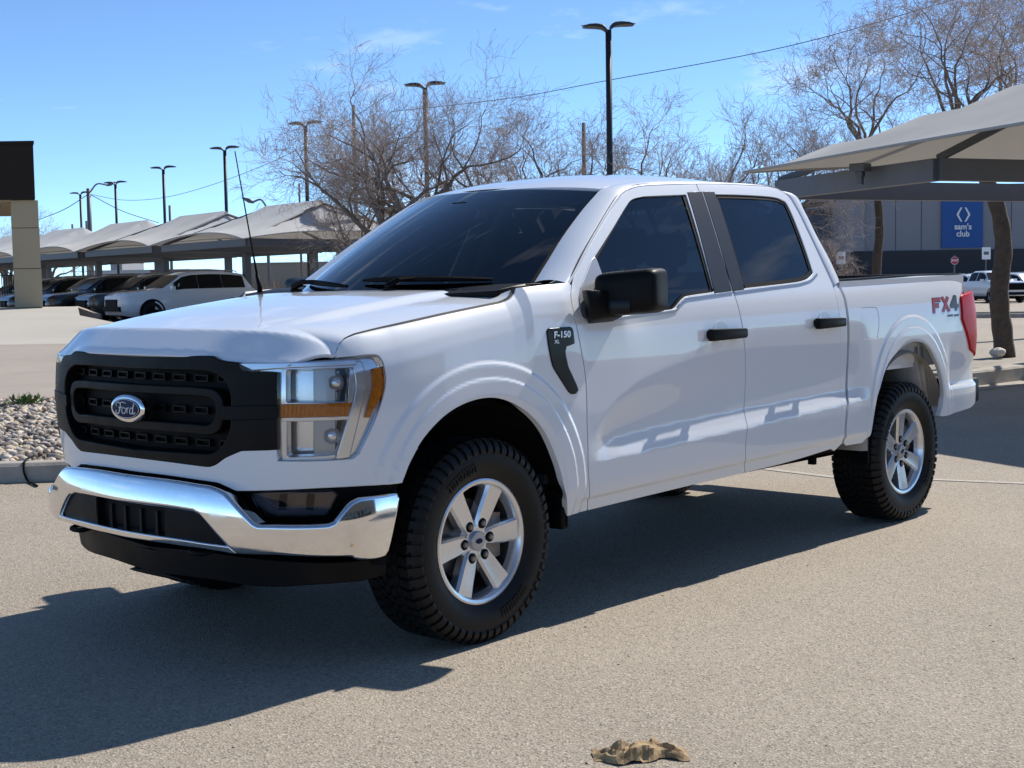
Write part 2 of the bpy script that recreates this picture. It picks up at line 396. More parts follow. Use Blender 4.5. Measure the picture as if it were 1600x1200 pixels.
# ---- fenders
def fender(mir):
    k = [i for i, p in enumerate(archF) if p[1] < sz(652, 701)[1] and p[0] < 0]; af = [p for i, p in enumerate(archF) if i not in k]
    seam = chain([(653,701),(600,704.5),(563,708)])
    hl = chain([(563,707),(587,657),(601,615),(604,590),(601,570)], [(599,564),(590,554),(570,553)], [(560,554.5),(532,557)])
    out = [(s, z-.002) for s, z in hood_gap]+szs([(848,445.5),(889,442)])+sh(seamF, -g)+[sz(887,806)]+af+seam+hl
    # tidy: the door seam list already starts at the pillar foot
    panel('fender', out, BODY, WHITE, truck, mir=mir, res=.03 if mir else .0085, lip=.03, rad_=.002)
both(fender)
# ---- doors
winF = chain([(927,404),(955,360),(978,322),(988,311),(1004,306.5)], [(1010,306),(1072,303.5)], [(1072.5,304),(1116,455)], [(1114,457),(1080,462),(1068,466),(1055,481)], [(1050,484),(1000,491),(940,498)], [(932,494),(909,452)])
glF = chain([(934,404),(957,364),(981,322),(990,313),(1006,308.5)], [(1012,308),(1068,305.5)], [(1068.5,306),(1111.5,451)], [(1110,454),(1078,458),(1066,462),(1052,478)], [(1050,480),(1000,487),(955,492)], [(950,490),(932,410)])
winR = chain([(1117,303),(1160,304),(1205,307),(1222,312),(1232,322),(1252,370),(1269,420),(1270,428),(1264,435)], [(1258,438),(1240,442),(1163,451)], [(1162.5,450),(1117.5,304)])
def grow(poly, d):
    P = np.array(poly); n = len(P); c = P.mean(0); t = np.roll(P, -1, 0)-np.roll(P, 1, 0); nn = np.stack([t[:, 1], -t[:, 0]], 1); nn /= np.linalg.norm(nn, axis=1, keepdims=True)+1e-9
    if np.sum(nn*(P-c)) < 0: nn = -nn
    return [tuple(p) for p in P+nn*d]
def handle(door, px, mir, w_=.155):
    s0, z0 = px
    b = MB(); f = SURF()
    def q(u, v, t): return f(np.array([[s0+u, z0+v]]))[0]+np.array(plan(s0+u)[2:]+(0,))*t
    poly = [(-w_,-.027),(-w_+.01,-.031),(w_-.012,-.024),(w_,-.015),(w_,.017),(w_-.01,.023),(-w_+.012,.028),(-w_,.024)]
    b.prism(poly, q, .014, .046)
    for u in (-w_+.03, w_-.03): b.box(q(u, 0, .005), (.035, .03, .036))
    o = b.build('door_handle', BLACKP, door, bevel=.005)
    cup = MB(); n = 20
    ring = [(math.cos(a)*.062, .012+math.sin(a)*.052) for a in [2*math.pi*k/n for k in range(n)]]
    c = cup.prism([(x-.02, y) for x, y in ring], q, -.001, .0022).build('handle_cup', SATINW, door, smooth=False)
    if mir:
        for e in (o, c): flipy(e)
def flipy(o):
    for v in o.data.vertices: v.co.y = -v.co.y
    o.data.flip_normals()
SATINW = mat('white_paint_cup', (.66,.67,.69), .4, 0, 1., .03)
def strip(name, pts, w_, off, m, parent, mir, t=.006):
    """flat trim strip following a path on the body side"""
    pts = np.array(pts, float); L = np.r_[0, np.cumsum(np.linalg.norm(np.diff(pts, axis=0), axis=1))]; q = np.linspace(0, L[-1], max(2, int(L[-1]/.025)))
    P = np.stack([np.interp(q, L, pts[:, 0]), np.interp(q, L, pts[:, 1])], 1); tg = np.gradient(P, axis=0); tg /= np.linalg.norm(tg, axis=1, keepdims=True)+1e-9; nn = np.stack([-tg[:, 1], tg[:, 0]], 1)
    f = SURF(off); f2 = SURF(off+t); A = f(P-nn*w_/2); B = f2(P-nn*w_/2*.8); C = f2(P+nn*w_/2*.8); D = f(P+nn*w_/2); V = []; F = []
    n = len(P)
    for i in range(n): V += [A[i], B[i], C[i], D[i]]
    for i in range(n-1):
        for k in range(3): F.append((i*4+k, i*4+k+1, i*4+k+5, i*4+k+4))
    V = np.array(V)
    if mir: V[:, 1] *= -1
    b = MB(); b.add(V, F); return b.build(name, m, parent, smooth=False)
def doors(mir):
    out = sh(seamA, g)[::-1]+sh(seamF, g)+sh(rock, 0, .0)+sh(seamB, -g)[::-1]
    d = panel('front_door', out, BODY, WHITE, truck, holes=[winF], mir=mir, res=.03 if mir else .0095, rad_=.002)
    panel('window', grow(glF, .006), SURF(-.012), GLASSD, d, mir=mir, res=.05, lip=0)
    panel('window_seal', grow(winF, -.001), SURF(-.006), DARKP, d, holes=[glF], mir=mir, res=.05, lip=.0)
    panel('pillar_trim', chain([(1074,300.5),(1096,299.5)], [(1096.5,300),(1142.5,453)], [(1142,454),(1117,458)], [(1116.5,457),(1074.5,302)]), SURF(.003), GREYB, d, mir=mir, res=.05, lip=.004)
    panel('mirror_sail', chain([(925,404),(933,410),(952,492),(912,497),(905,470),(907,450)]), SURF(.004), SATIN, d, mir=mir, res=.05, lip=.006)
    strip('belt_trim', chain([(925,503),(1000,493),(1052,486),(1060,478),(1072,467)], [(1074,466.5),(1144,457)]), .013, .001, CHROMEB, d, mir, .004)
    handle(d, sz(1130,521.5), mir)
    out = sh(seamB, g)+sh(rock2)+sh(seamR, -.001)[::-1]
    d = panel('rear_door', out, BODY, WHITE, truck, holes=[winR], mir=mir, res=.03 if mir else .0095, rad_=.002)
    panel('window', grow(winR, -.004), SURF(-.012), GLASSD, d, mir=mir, res=.05, lip=0)
    panel('window_seal', grow(winR, -.001), SURF(-.007), DARKP, d, holes=[grow(winR, -.022)], mir=mir, res=.05, lip=.0)
    panel('pillar_trim', chain([(1098.5,299.5),(1115.5,300)], [(1116,301),(1162,451)], [(1161,452),(1145,454)], [(1144.5,453),(1099,301)]), SURF(.003), GREYB, d, mir=mir, res=.05, lip=.004)
    strip('belt_trim', chain([(1147,457),(1200,450),(1248,444)], [(1250,443.5),(1266,438),(1276,428)]), .013, .001, CHROMEB, d, mir, .004)
    handle(d, sz(1291,504), mir, .145)
    # cab corner between rear door and bed
    sR = [p for p in seamR if p[1] < sz(1302, 446)[1]]
    panel('cab_corner', sh(sR, .004)[::-1]+[cabE[0]]*0+cabE, BODY, WHITE, truck, mir=mir, res=.02) if False else \
    panel('cab_corner', sh(sR, .004)+[sz(1304, 704)]+cabE[::-1], BODY, WHITE, truck, mir=mir, res=.02, lip=.05)
CHROMEB = mat('belt_trim_metal', (.45,.45,.46), .3, .9)
both(doors)
def gap_shades(mir):  # dark strips laid behind the panel gaps stand for the shade in them
    for nm, pts in (('door_gap_shade', sh(seamA)), ('door_gap_shade', sh(seamF)), ('door_gap_shade', sh(seamB)), ('door_gap_shade', sh(seamR)), ('bonnet_gap_shade', hood_gap), ('bed_gap_shade', sh(cabE, .015))):
        strip(nm, pts, {'bonnet_gap_shade': .016, 'door_gap_shade': .022}.get(nm, .05), -.0065 if nm != 'bed_gap_shade' else -.02, DARKP, truck, mir, .0005)
    strip('fascia_gap_shade', chain([(653,701.7),(600,705),(563,708.5)]), .02, -.006, DARKP, truck, mir, .0005)
both(gap_shades)
# ---- roof rail and pillars: one lofted frame from scuttle over the roof edge to the cab corner
def zr(x): return np.interp(x, [.9,1.05,1.2,1.4,1.6,1.9,2.2,2.5,2.7,2.85,2.95], [1.86,1.912,1.952,1.986,2.006,2.020,2.020,2.004,1.972,1.925,1.87])
_gx = np.arange(.9, 3.0, .01); _zr = np.convolve(np.pad(zr(_gx), 12, mode='reflect', reflect_type='odd'), np.ones(25)/25, 'valid')
def roofz(x, y): return np.interp(x, _gx, _zr)-.058*(np.abs(y)/.63)**2.6
def frame(mir):
    A = [(.565,-.765,1.452),(.68,-.737,1.537),(.84,-.699,1.656),(1.02,-.660,1.775),(1.14,-.640,1.848),(1.205,-.630,1.884)]
    B = szs([(889,444),(899,428),(922,383),(947,340),(965,313),(976,301)])
    for x in (1.30,1.45,1.65,1.9,2.15,2.4,2.55): A.append((x, -.628, float(roofz(x, .628))))
    B += szs([(988,294.5),(1002,291),(1035,289),(1088,287.5),(1135,288),(1185,290.5),(1207,293)])
    for (y, px, py) in ((-.68,1238,303),(-.74,1257,330),(-.80,1276,368),(-.87,1296,405),(-.925,1312,440)):
        A.append(tuple(on('y', y, px, py)))
    B += szs([(1228,303),(1243,324),(1262,361),(1283,406),(1302,446)])
    B3 = [P3(s, z, .001) for s, z in B]
    A = cat(A, 5); B3 = cat(B3, 5); V = []; F = []; K = 7
    for a, b in zip(A, B3):
        a, b = np.array(a), np.array(b); L = np.linalg.norm(b-a)
        nrm = np.array((-.12 if a[0] < 1.25 else .0 if a[0] < 2.6 else .15, -.55, .75 if a[0] < 2.65 else .35)); nrm -= (b-a)*np.dot(nrm, b-a)/L**2; nrm /= np.linalg.norm(nrm)
        for k in range(K+1):
            t = k/K; V.append(a+(b-a)*t+nrm*(.19*L*4*t*(1-t)*.5))
        V.append(b-np.array((0,-.012,.006)))
    n = K+2; m_ = len(V)//n
    for i in range(m_-1):
        for k in range(n-1): F.append((i*n+k, i*n+k+1, (i+1)*n+k+1, (i+1)*n+k))
    V = np.array(V)
    if mir: V[:, 1] *= -1
    b = MB(); b.add(V, F); o = b.build('cab_pillar_frame', WHITE, truck, smooth=True)
both(frame)
ys = np.linspace(-.628, .628, 33)
ro = [(1.04+.16*(y/.62)**2, y) for y in ys]+[(x, .628) for x in (1.4,1.7,2.0,2.3,2.55)]+[(2.80-.16*(y/.62)**4, y) for y in ys[::-1]]+[(x, -.628) for x in (2.3,2.0,1.7,1.4)]
panel('roof', ro, lambda U: np.stack([U[:, 0], U[:, 1], roofz(U[:, 0], U[:, 1])], 1), WHITE, truck, res=.035, lip=.02)
# ---- windscreen
def wsurf(U):
    u, v = U[:, 0], U[:, 1]
    xb = .15+.415*u*u; xt = 1.045+.16*u*u; yb, yt = .765*u, .630*u; zb = 1.435+0*u+.017*u*u; zt = 1.915-.031*u*u
    b = 4*v*(1-v)*.022*(1-.3*u*u)
    return np.stack([xb+(xt-xb)*v-b*.5, yb+(yt-yb)*v, zb+(zt-zb)*v+b*.85], 1)
wsurf_f = lambda U: wsurf(U)
panel('windscreen', [(-.985,-.06),(.985,-.06),(.985,.985),(-.985,.985)], wsurf_f, GLASSW, truck, res=.06, lip=0).data.flip_normals()
panel('windscreen_seal', [(-1.02,-.07),(1.02,-.07),(1.02,1.02),(-1.02,1.02)], lambda U: wsurf(U)-np.array((-.004,0,.005)), DARKP, truck, holes=[[(-.955,.03),(.955,.03),(.94,.93),(.2,.935),(.17,.90),(-.17,.90),(-.2,.935),(-.94,.93)]], res=.06, lip=0)
# ---- bonnet
_pf = [(0,1.192),(.008,1.208),(.105,1.290),(.20,1.306),(.33,1.330),(.56,1.366),(.86,1.404),(1.02,1.420),(1.3,1.436)]
T_nose = table([p[0] for p in _pf], [p[1] for p in _pf], .0045, .001)
def xf(y): return -.982+.232*np.abs(y)**2
_hg3 = np.array([P3(s, z-.001) for s, z in hood_gap])
def gapy(x): return np.interp(x, _hg3[:, 0], -_hg3[:, 1])
def gapz(x): return np.interp(x, _hg3[:, 0], _hg3[:, 2])
def hoodz(U):
    x, y = U[:, 0], np.abs(U[:, 1]); zc = T_nose(x-xf(y))
    gy = gapy(x); gz = gapz(x); e = y/gy
    dome = .022*(ss(.655, .565, y)-1)*ss(.12, .50, x-xf(y))+.004
    crease = .012*ss(.97, .86, e)
    f = np.clip(e, 0, 1.02)**9
    zc2 = zc-.012*e**2
    z = zc2*(1-f)+gz*f+dome*(1-f)-.024*ss(.36, .62, y)*(1-ss(.965, 1.01, e))*(1-ss(.0, .11, x-xf(y)))
    return np.stack([x, U[:, 1], z], 1)
hl = [(p[0]+.002, p[1]+.005) for p in _hg3]       # left edge front -> rear
fr_y = np.linspace(-.80, .80, 41); fr_e = [(xf(y), y) for y in fr_y]
rear = [(.13+.16*(y/.9)**2, y) for y in np.linspace(-.86, .86, 21)]
outl = fr_e+[(x, -y) for x, y in hl]+rear[::-1]+hl[::-1]
panel('bonnet', outl, hoodz, WHITE, truck, res=.014, lip=.010, rad_=.004)
# ---- scuttle, wipers, aerial
sc_o = [(.09+.16*(y/.9)**2, y) for y in np.linspace(-.84, .84, 15)]+[(.20+.415*(y/.765)**2, y) for y in np.linspace(.80, -.80, 15)]
cowl = panel('scuttle_panel', sc_o, lambda U: np.stack([U[:, 0], U[:, 1], 1.398+.05*ss(.0,.5,U[:, 0])+0*U[:, 1]], 1), BLACKP, truck, res=.06, lip=.03)
lv = MB()
for i in range(26):
    y = -.62+i*.0496; x = .205+.16*(y/.9)**2+.10*abs(y)**2; lv.box((x, y, 1.422), (.09, .022, .012))
lv.build('scuttle_louvres', BLACKP, cowl)
def wsp(u, v, off=.02):
    p = wsurf(np.array([[u, v]]))[0]; return p+np.array((-.45, 0, .85))*off
def wiper(u0, u1, v0, v1, pu):
    b = MB(); b.tube([wsp(u0+(u1-u0)*t, v0+(v1-v0)*t, .016+.01*math.sin(t*math.pi)) for t in np.linspace(0, 1, 9)], [.007,.010,.012,.013,.014,.013,.012,.010,.006], 6)
    m = wsp(.5*(u0+u1), .5*(v0+v1), .03); p = wsp(pu, -.07, .025); b.tube([p, p+np.array((-.01, 0, .028)), .6*p+.4*m+np.array((-.01,0,.03)), m], [.022,.018,.012,.009], 6)
    b.lathe([(.001,.02),(.028,.016),(.03,-.03)], 12, 'z', p)
    b.build('wiper', DARKP, truck, smooth=False)
wiper(-.83, -.10, .015, .045, -.38); wiper(-.02, .70, .0, .03, .55)
ab = np.array((.145, .80, 1.415))
b = MB(); tip = np.array((.345,.83,2.155))
atip = on('y', .80, 367, 236); abase = on('y', .80, 406, 455)
b.tube([abase+np.array((0,0,-.06)), abase+np.array((0,0,.02)), abase+(atip-abase)*.12], [.017,.013,.009], 8); b.tube([abase+(atip-abase)*.12, abase+(atip-abase)*.3, atip], [.0065,.0042,.003], 6)
b.build('aerial', DARKP, truck, smooth=True)
# ---- bed
railF, railR = sz(1310, 441), sz(1499.5, 430)
def bedside(mir):
    k = [(s, z) for s, z in bedE]
    top = chain([(1308,441.5),(1400,433),(1499,430)])
    top = [(s, z) for s, z in top]
    tl0, tl1, tl2 = sz(1499.5,466), sz(1502,498), sz(1514,545)
    rear_ = [(railR[0]+.01,1.455),(.5*(railR[0]+tl0[0])+.03,1.40),(tl0[0]+.05,1.352),(tl0[0],tl0[1]),(tl1[0],tl1[1]),(tl2[0],tl2[1]),(tl2[0]+.03,tl2[1]-.015),(4.84,.93),(4.86,.78),(4.85,.66)]
    out = [(k[0][0], top[0][1])]+k[1:]+[sz(1322,696)]+archR+[sz(1474,650),(4.56,.615),(4.74,.645),(4.85,.66)]+rear_[::-1][1:]+top[::-1][:-1]
    fu = chain([(1346,483),(1349,480),(1368,480),(1371,483),(1374,500),(1372,524),(1368,529),(1350,530),(1346,526),(1346,490)])
    d = panel('bed_side', out, BODY, WHITE, truck, mir=mir, res=.03 if mir else .009, rad_=.002, lip=.03, holes=[fu] if not mir else [])
    if not mir: panel('fuel_door', grow(fu, -.005), SURF(-.001), WHITE, d, res=.03, lip=.012, rad_=.004)
    P = cat([P3(top[0][0]+.01, top[0][1], 0)+np.array((0,.02,.006)), P3(.5*(top[0][0]+top[-1][0]), .5*(top[0][1]+top[-1][1])+.004)+np.array((0,.02,.006)), P3(top[-1][0], top[-1][1])+np.array((0,.02,.004))], 6)
    b = MB()
    for a, c in zip(P[:-1], P[1:]): b.bar(a+np.array((0,.012,.004)), c+np.array((0,.012,.004)), .06, .012)
    o = b.build('bed_rail_cap', BLACKP, d)
    b = MB(); a, c = P[0], P[-1]
    b.hexa([(a[0], -.89, .93), (a[0], -.86, .93), (c[0]+.05, -.86, .93), (c[0]+.05, -.89, .93), (a[0], -.945, a[2]), (a[0], -.87, a[2]), (c[0], -.87, c[2]), (c[0], -.93, c[2])])
    i = b.build('bed_inner_wall', WHITE, d)
    # tail lamp
    tl = [(tl0[0]+.006,tl0[1]-.004),(tl0[0]+.03,tl0[1]+.012),(4.74,1.352),(4.83,1.33),(4.855,1.10),(4.84,.98),(4.74,.945),(tl2[0]+.012,tl2[1]),(tl1[0]+.006,tl1[1])]
    L = panel('tail_lamp', tl, SURF(.012), RED, d, mir=mir, res=.03, lip=.03, rad_=.012, rings=4)
    rv = panel('reverse_lamp', [(4.76,1.20),(4.83,1.20),(4.835,1.29),(4.76,1.295)], SURF(.0145), REFL, d, mir=mir, res=.03, lip=.004)
    if mir: [flipy(e) for e in (o, i)]
    return d
bedL = bedside(False); bedside(True)
b = MB(); b.box((4.625, 0, 1.20), (.09, 1.70, .48)); tg_ = b.build('tailgate', WHITE, truck, bevel=.012)
b = MB(); b.box((4.60, 0, 1.452), (.11, 1.74, .045)); b.build('tailgate_cap', BLACKP, tg_, bevel=.01)
b = MB(); b.box((3.75, 0, .93), (1.80, 1.76, .05)); b.box((2.945, 0, 1.17), (.05, 1.80, .50)); b.build('bed_floor', WHITE, truck)
b = MB(); b.box((4.80, 0, .70), (.16, 1.66, .17)); b.box((4.74, -.86, .71), (.2, .12, .16)); b.box((4.74, .86, .71), (.2, .12, .16)); b.build('rear_bumper', BLACKP, truck, bevel=.02)
# off-road decal
dec = MB()
def decal_letters():
    s0, z0 = sz(1458, 489); s1, z1 = sz(1495, 462); W = s1-s0; H = .088
    L = {'F': [[(0,0),(.22,0),(.27,.40),(.72,.40),(.76,.60),(.30,.60),(.33,.80),(1.0,.80),(1.0,1),(.08,1)]],
         'X': [[(0,0),(.26,0),(.50,.34),(.70,0),(.98,0),(.64,.52),(1.0,1),(.74,1),(.54,.70),(.36,1),(.08,1),(.40,.52)]],
         '4': [[(.52,0),(.78,0),(.80,.20),(1.0,.20),(1.0,.38),(.82,.38),(.90,1),(.62,1),(0,.36),(0,.20),(.54,.20)],]}
    w = W/3.1; made = []
    for i, (ch, mm) in enumerate((('F', REDP), ('X', REDP), ('4', DGREY))):
        for poly in L[ch]:
            P = [(s0+(i*1.03+u)*w+(v-.5)*.0, z0+.006*i+v*H) for u, v in poly]
            made.append(panel('decal_letter', [(a, c) for a, c in P], SURF(.0022), mm, bedL, res=.03, lip=0))
            Q = grow(P, .006); panel('decal_outline', Q, SURF(.0014), DGREY, bedL, res=.03, lip=0)
    b = MB()
    for i in range(2):
        a = s0+W*(.52+.24*i); P = [(a, z0-.03), (a+W*.2, z0-.028), (a+W*.2, z0-.014), (a, z0-.016)]
        panel('decal_bar', P, SURF(.0022), DGREY, bedL, res=.03, lip=0)
decal_letters()
# ------------------------------------------------------------------ front end
ft = chain([(196,714),(260,723),(322,731)], [(326,731),(337,727),(352,717),(375,706)], [(378,705.5),(431,704)], [(432,722),(500,722),(550,719)], [(555,717),(566,709),(600,706),(651,702.5)])
fb = chain([(196,733),(260,741),(322,750)], [(326,750.5),(340,753),(352,758),(367,765)], [(370,765.5),(500,761),(628,753)])
af = [p for p in archF if p[1] < sz(652, 702)[1] and p[0] < 0]
fas = panel('front_fascia', front_full(ft+af[:-1], fb), BODY, WHITE, truck, res=.02, lip=.03, rad_=.006)
# grille
gt = chain([(196,557),(330,558)], [(334,559),(346,565),(374,568.5)], [(384,581),(432,583)]); gb = chain([(196,712),(260,720),(322,728)], [(328,728),(338,724),(352,714),(376,703.5)], [(380,703),(432,701.5)])
gi_t = chain([(196,573),(300,576)], [(304,576.5),(330,579),(350,591),(361,612),(363,640)]); gi_b = chain([(196,703),(300,710.5)], [(304,711),(330,711),(347,700),(360,675),(363,645)])
gin = front_full(gi_t, gi_b)
gr = panel('grille', front_full(gt, gb), SURF(.002), BLACKP, truck, holes=[gin], res=.03, lip=.05, rad_=.006)
panel('grille_backing', grow(gin, .02), SURF(-.06), DARKP, gr, res=.06, lip=0)
ro_t = chain([(196,602),(300,607)], [(304,607.5),(330,611),(342,622),(346,640)]); ro_b = chain([(196,667),(300,676)], [(304,676.5),(326,678),(340,669),(346,645)])
ri_t = chain([(196,611),(300,616)], [(304,616.5),(324,619),(334,628),(337,641)]); ri_b = chain([(196,657),(300,665.5)], [(304,666),(322,667),(333,659),(337,645)])
panel('grille_bar', front_full(ro_t, ro_b), SURF(-.006), BLACKP, gr, holes=[front_full(ri_t, ri_b)], res=.03, lip=.04, rad_=.006)
for mir in (False, True):
    panel('grille_wing_bar', chain([(350,636),(434,634)], [(434,653),(350,655)]), SURF(.008), BLACKP, gr, mir=mir, res=.04, lip=.02, rad_=.004)
F0 = SURF(0.)
def fpt(u, z, off):       # u metres to the left of the nose centre along the front
    return SURF(off)(np.array([[SCN+u, z]]))[0]
z1, z2, z3 = sz(230,589)[1], sz(260,640)[1], sz(230,687)[1]
for zz in (z1, z2, z3):
    for k in range(-4, 5):
        u = k*.128
        if zz == z2 and abs(k) < 1: continue
        b = MB(); w_, h_ = .072, .022
        for dz in (-h_/2, h_/2): b.bar(fpt(u-w_/2, zz+dz, -.052), fpt(u+w_/2, zz+dz, -.052), .006, .02, (1,0,0))
        for du in (-w_/2, w_/2): b.bar(fpt(u+du, zz-h_/2, -.052), fpt(u+du, zz+h_/2, -.052), .006, .02, (1,0,0))
        b.build('grille_nostril', BLACKP, gr)
# oval badge with script lettering
ec = np.array(P3(*sz(195,637)))+np.array((-.014, 0, 0)); ec[1] = 0.
def oval(rx, rz, x0, x1, m, name, n=48, dome=0.):
    b = MB(); R = [(math.cos(2*math.pi*k/n), math.sin(2*math.pi*k/n)) for k in range(n)]
    rings = [(1., 0.), (.97, -.3), (.9, -.75), (.75, -1.0)] if dome else [(1., 0.), (.985, -1.)]
    V = []
    for (q, h) in [(1., None)]+rings:
        for c, s_ in R: V.append((ec[0]+(x1 if h is None else x0+h*abs(dome or .004)), ec[1]-c*rx*q, ec[2]+s_*rz*q))
    V.append((ec[0]+x0-abs(dome or .004)*1.05, ec[1], ec[2])); m_ = len(rings)+1
    F = [(r*n+k, r*n+(k+1) % n, (r+1)*n+(k+1) % n, (r+1)*n+k) for r in range(m_-1) for k in range(n)]+[((m_-1)*n+k, (m_-1)*n+(k+1) % n, len(V)-1) for k in range(n)]
    b.add(V, F); return b.build(name, m, gr, auto=45)
oval(.118, .055, 0, .02, CHROME, 'badge_rim', dome=.008)
oval(.099, .041, -.007, -.002, BLUEP, 'badge_field', dome=.004)
def ring_tube(rx, rz, x, r):
    b = MB(); P = [(ec[0]+x, -math.cos(t)*rx, ec[2]+math.sin(t)*rz) for t in np.linspace(0, 2*math.pi, 41)]; b.tube(P, r, 5, False); return b.build('badge_ring', WTEXT, gr, smooth=True)
ring_tube(.092, .036, -.0105, .0012)
S_ = [  # script strokes: (u right, v up) in badge units, then radius
 ([(-.60,.10),(-.66,.26),(-.50,.40),(-.34,.30),(-.28,.38),(-.10,.40),(.08,.34)], .055), ([(-.30,.36),(-.34,.10),(-.42,-.22),(-.56,-.36),(-.68,-.26),(-.62,-.12)], .07), ([(-.46,.04),(-.30,.06),(-.16,.10)], .05),
 ([(-.06,.08),(-.20,-.02),(-.22,-.22),(-.10,-.32),(.02,-.22),(.04,-.04),(-.06,.08)], .055), ([(-.06,.08),(.04,.02),(.12,.04)], .04),
 ([(.12,.06),(.16,.0),(.14,-.30)], .06), ([(.15,-.06),(.22,.06),(.32,.06)], .055),
 ([(.56,.02),(.46,.08),(.36,-.04),(.36,-.24),(.46,-.30),(.56,-.16)], .055), ([(.70,.42),(.62,.20),(.57,-.10),(.58,-.28),(.68,-.28),(.76,-.16)], .06)]
b = MB()
for P, r in S_:
    Q = cat([np.array((ec[0]-.0118, -.0-p[0]*.095*-1*-1, ec[2]+p[1]*.062)) for p in P], 5)
    b.tube(Q, [max(.0016, r*.045*(.55+.45*math.sin(math.pi*i/(len(Q)-1)))) for i in range(len(Q))], 5)
b.build('badge_script', WTEXT, gr, smooth=True)
# ---- headlamps
def headlamp(mir):
    h = panel('headlamp', headout, SURF(-.02), LAMPC, truck, mir=mir, res=.025, lip=.04, rad_=.004,
              holes=[chain([(446,577),(540,574),(551,578)], [(553,582),(550,626),(545,629)], [(540,629.5),(446,631)], [(443,628),(443,582)]),
                     chain([(446,656),(536,654),(543,658)], [(543,662),(530,708),(522,713)], [(515,714),(450,717)], [(444,713),(444,662)])])
    for poly, nm in ((chain([(440,572),(557,569)], [(556,632),(440,636)]), 'u'), (chain([(440,651),(548,649)], [(532,718),(440,720)]), 'l')):
        panel('reflector_bowl', poly, SURF(-.10), REFL, h, mir=mir, res=.02, lip=0)
    for pts in (chain([(468,576),(500,575)], [(500,631),(468,632)]), chain([(468,655),(500,654)], [(500,716),(468,717)])):
        panel('reflector_shade', pts, lambda U: SURF(0)(U)-np.array((-.07,0,0))+0*U[:, :1], SATIN, h, mir=mir, res=.03, lip=.03, rad_=.004)
    for c in ((523,600),(516,683)):
        s0, zz = sz(*c); b = MB(); R = [(.034*math.cos(t), .034*math.sin(t)) for t in np.linspace(0, 2*math.pi, 24, endpoint=False)]
        p = P3(s0, zz, -.055); b.lathe([(.001,-.02),(.018,-.018),(.034,0),(.036,.02),(.03,.03)], 24, 'x', p); o = b.build('lamp_projector', REFL, h, smooth=True)
        if mir: flipy(o)
    for pts in (chain([(440,573),(553,569)], [(553,573),(440,577)]), chain([(548,578),(553,578)], [(551,628),(545,629)]), chain([(440,654),(545,651)], [(545,655),(440,658)])):
        panel('lamp_bezel', pts, SURF(-.006), LAMPC, h, mir=mir, res=.04, lip=.02, rad_=.003)
    # amber indicator strip and side marker
    panel('indicator_lens', chain([(437,633),(549,630)], [(546,652),(437,654.5)]), SURF(-.010), AMBER, h, mir=mir, res=.02, lip=.02, rad_=.003)
    b = MB()
    for i in range(16):
        u, v = 441+i*6.7, 0
        s0, z0 = sz(u, 652.5-.1*i); s1, z1_ = sz(u+.6, 633-.15*i); b.bar(P3(s0, z0, -.007), P3(s1, z1_, -.007), .004, .005, (1,1,0))
    o = b.build('indicator_rib', AMBER, h)
    if mir: flipy(o)
    panel('marker_lens', chain([(585,577),(597,574)], [(598,577),(601,600),(597,618),(579,652)], [(574,652),(580,630),(586,608)]), SURF(-.008), AMBER, h, mir=mir, res=.02, lip=.02, rad_=.003)
    panel('lamp_trim', chain([(556,568),(564,566)], [(567,570),(572,600),(566,628),(545,714)], [(527,716),(548,650),(556,625),(559,600),(555,575)]), SURF(-.006), LAMPC, h, mir=mir, res=.02, lip=.03, rad_=.008, rings=4)
    panel('lamp_brow', chain([(376,568.5),(480,567),(555,563)], [(556,568),(480,572),(440,574),(395,577)]), SURF(.002), LAMPC, h, mir=mir, res=.02, lip=.03, rad_=.005, rings=4)
    panel('lens_cover', grow(headout, -.003), SURF(.004), LENS, h, mir=mir, res=.03, lip=.02, rad_=.006)
both(headlamp)
# ---- chrome bumper
def dbump(s, z):
    s = np.where(np.asarray(s) < SCN, 2*SCN-s, s); z = np.asarray(z, float); x = np.interp(s, PS, PX_)
    return .050-.95*(z-.56)**2-1.6*np.maximum(z-.69, 0)**2-.05*ss(-.72, -.44, x)
BS = SURF(0, dbump)
def bch(*c): return chain(*c, dfun=dbump)
bt = bch([(196,746),(260,754),(322,764)], [(326,765),(341,771),(354,781),(388,818)], [(392,822),(402,826.5),(420,827)], [(424,827),(505,826),(520,823)], [(525,821),(548,793),(560,785)], [(564,783),(600,778),(620,774)])
bb = bch([(196,779),(260,787.5),(302,794)], [(305,796),(318,806),(362,856)], [(366,859),(372,861),(420,862)], [(425,862),(540,865),(560,869)], [(565,870),(590,869),(602,866)], [(606,860),(615,820),(622,780)])
bump = panel('front_bumper', front_full(bt, bb[:]), BS, CHROME, truck, res=.016, lip=.05, rad_=.016, rings=5)
lt = bch([(196,832),(260,842),(300,848)], [(305,849),(340,854),(357,856)]); lb = bch([(196,838),(260,847.5),(300,853.5)], [(305,854),(340,859),(366,864)])
panel('bumper_lower_strip', front_full(lt, lb), SURF(.0, dbump), CHROME, bump, res=.03, lip=.03, rad_=.006, rings=4)
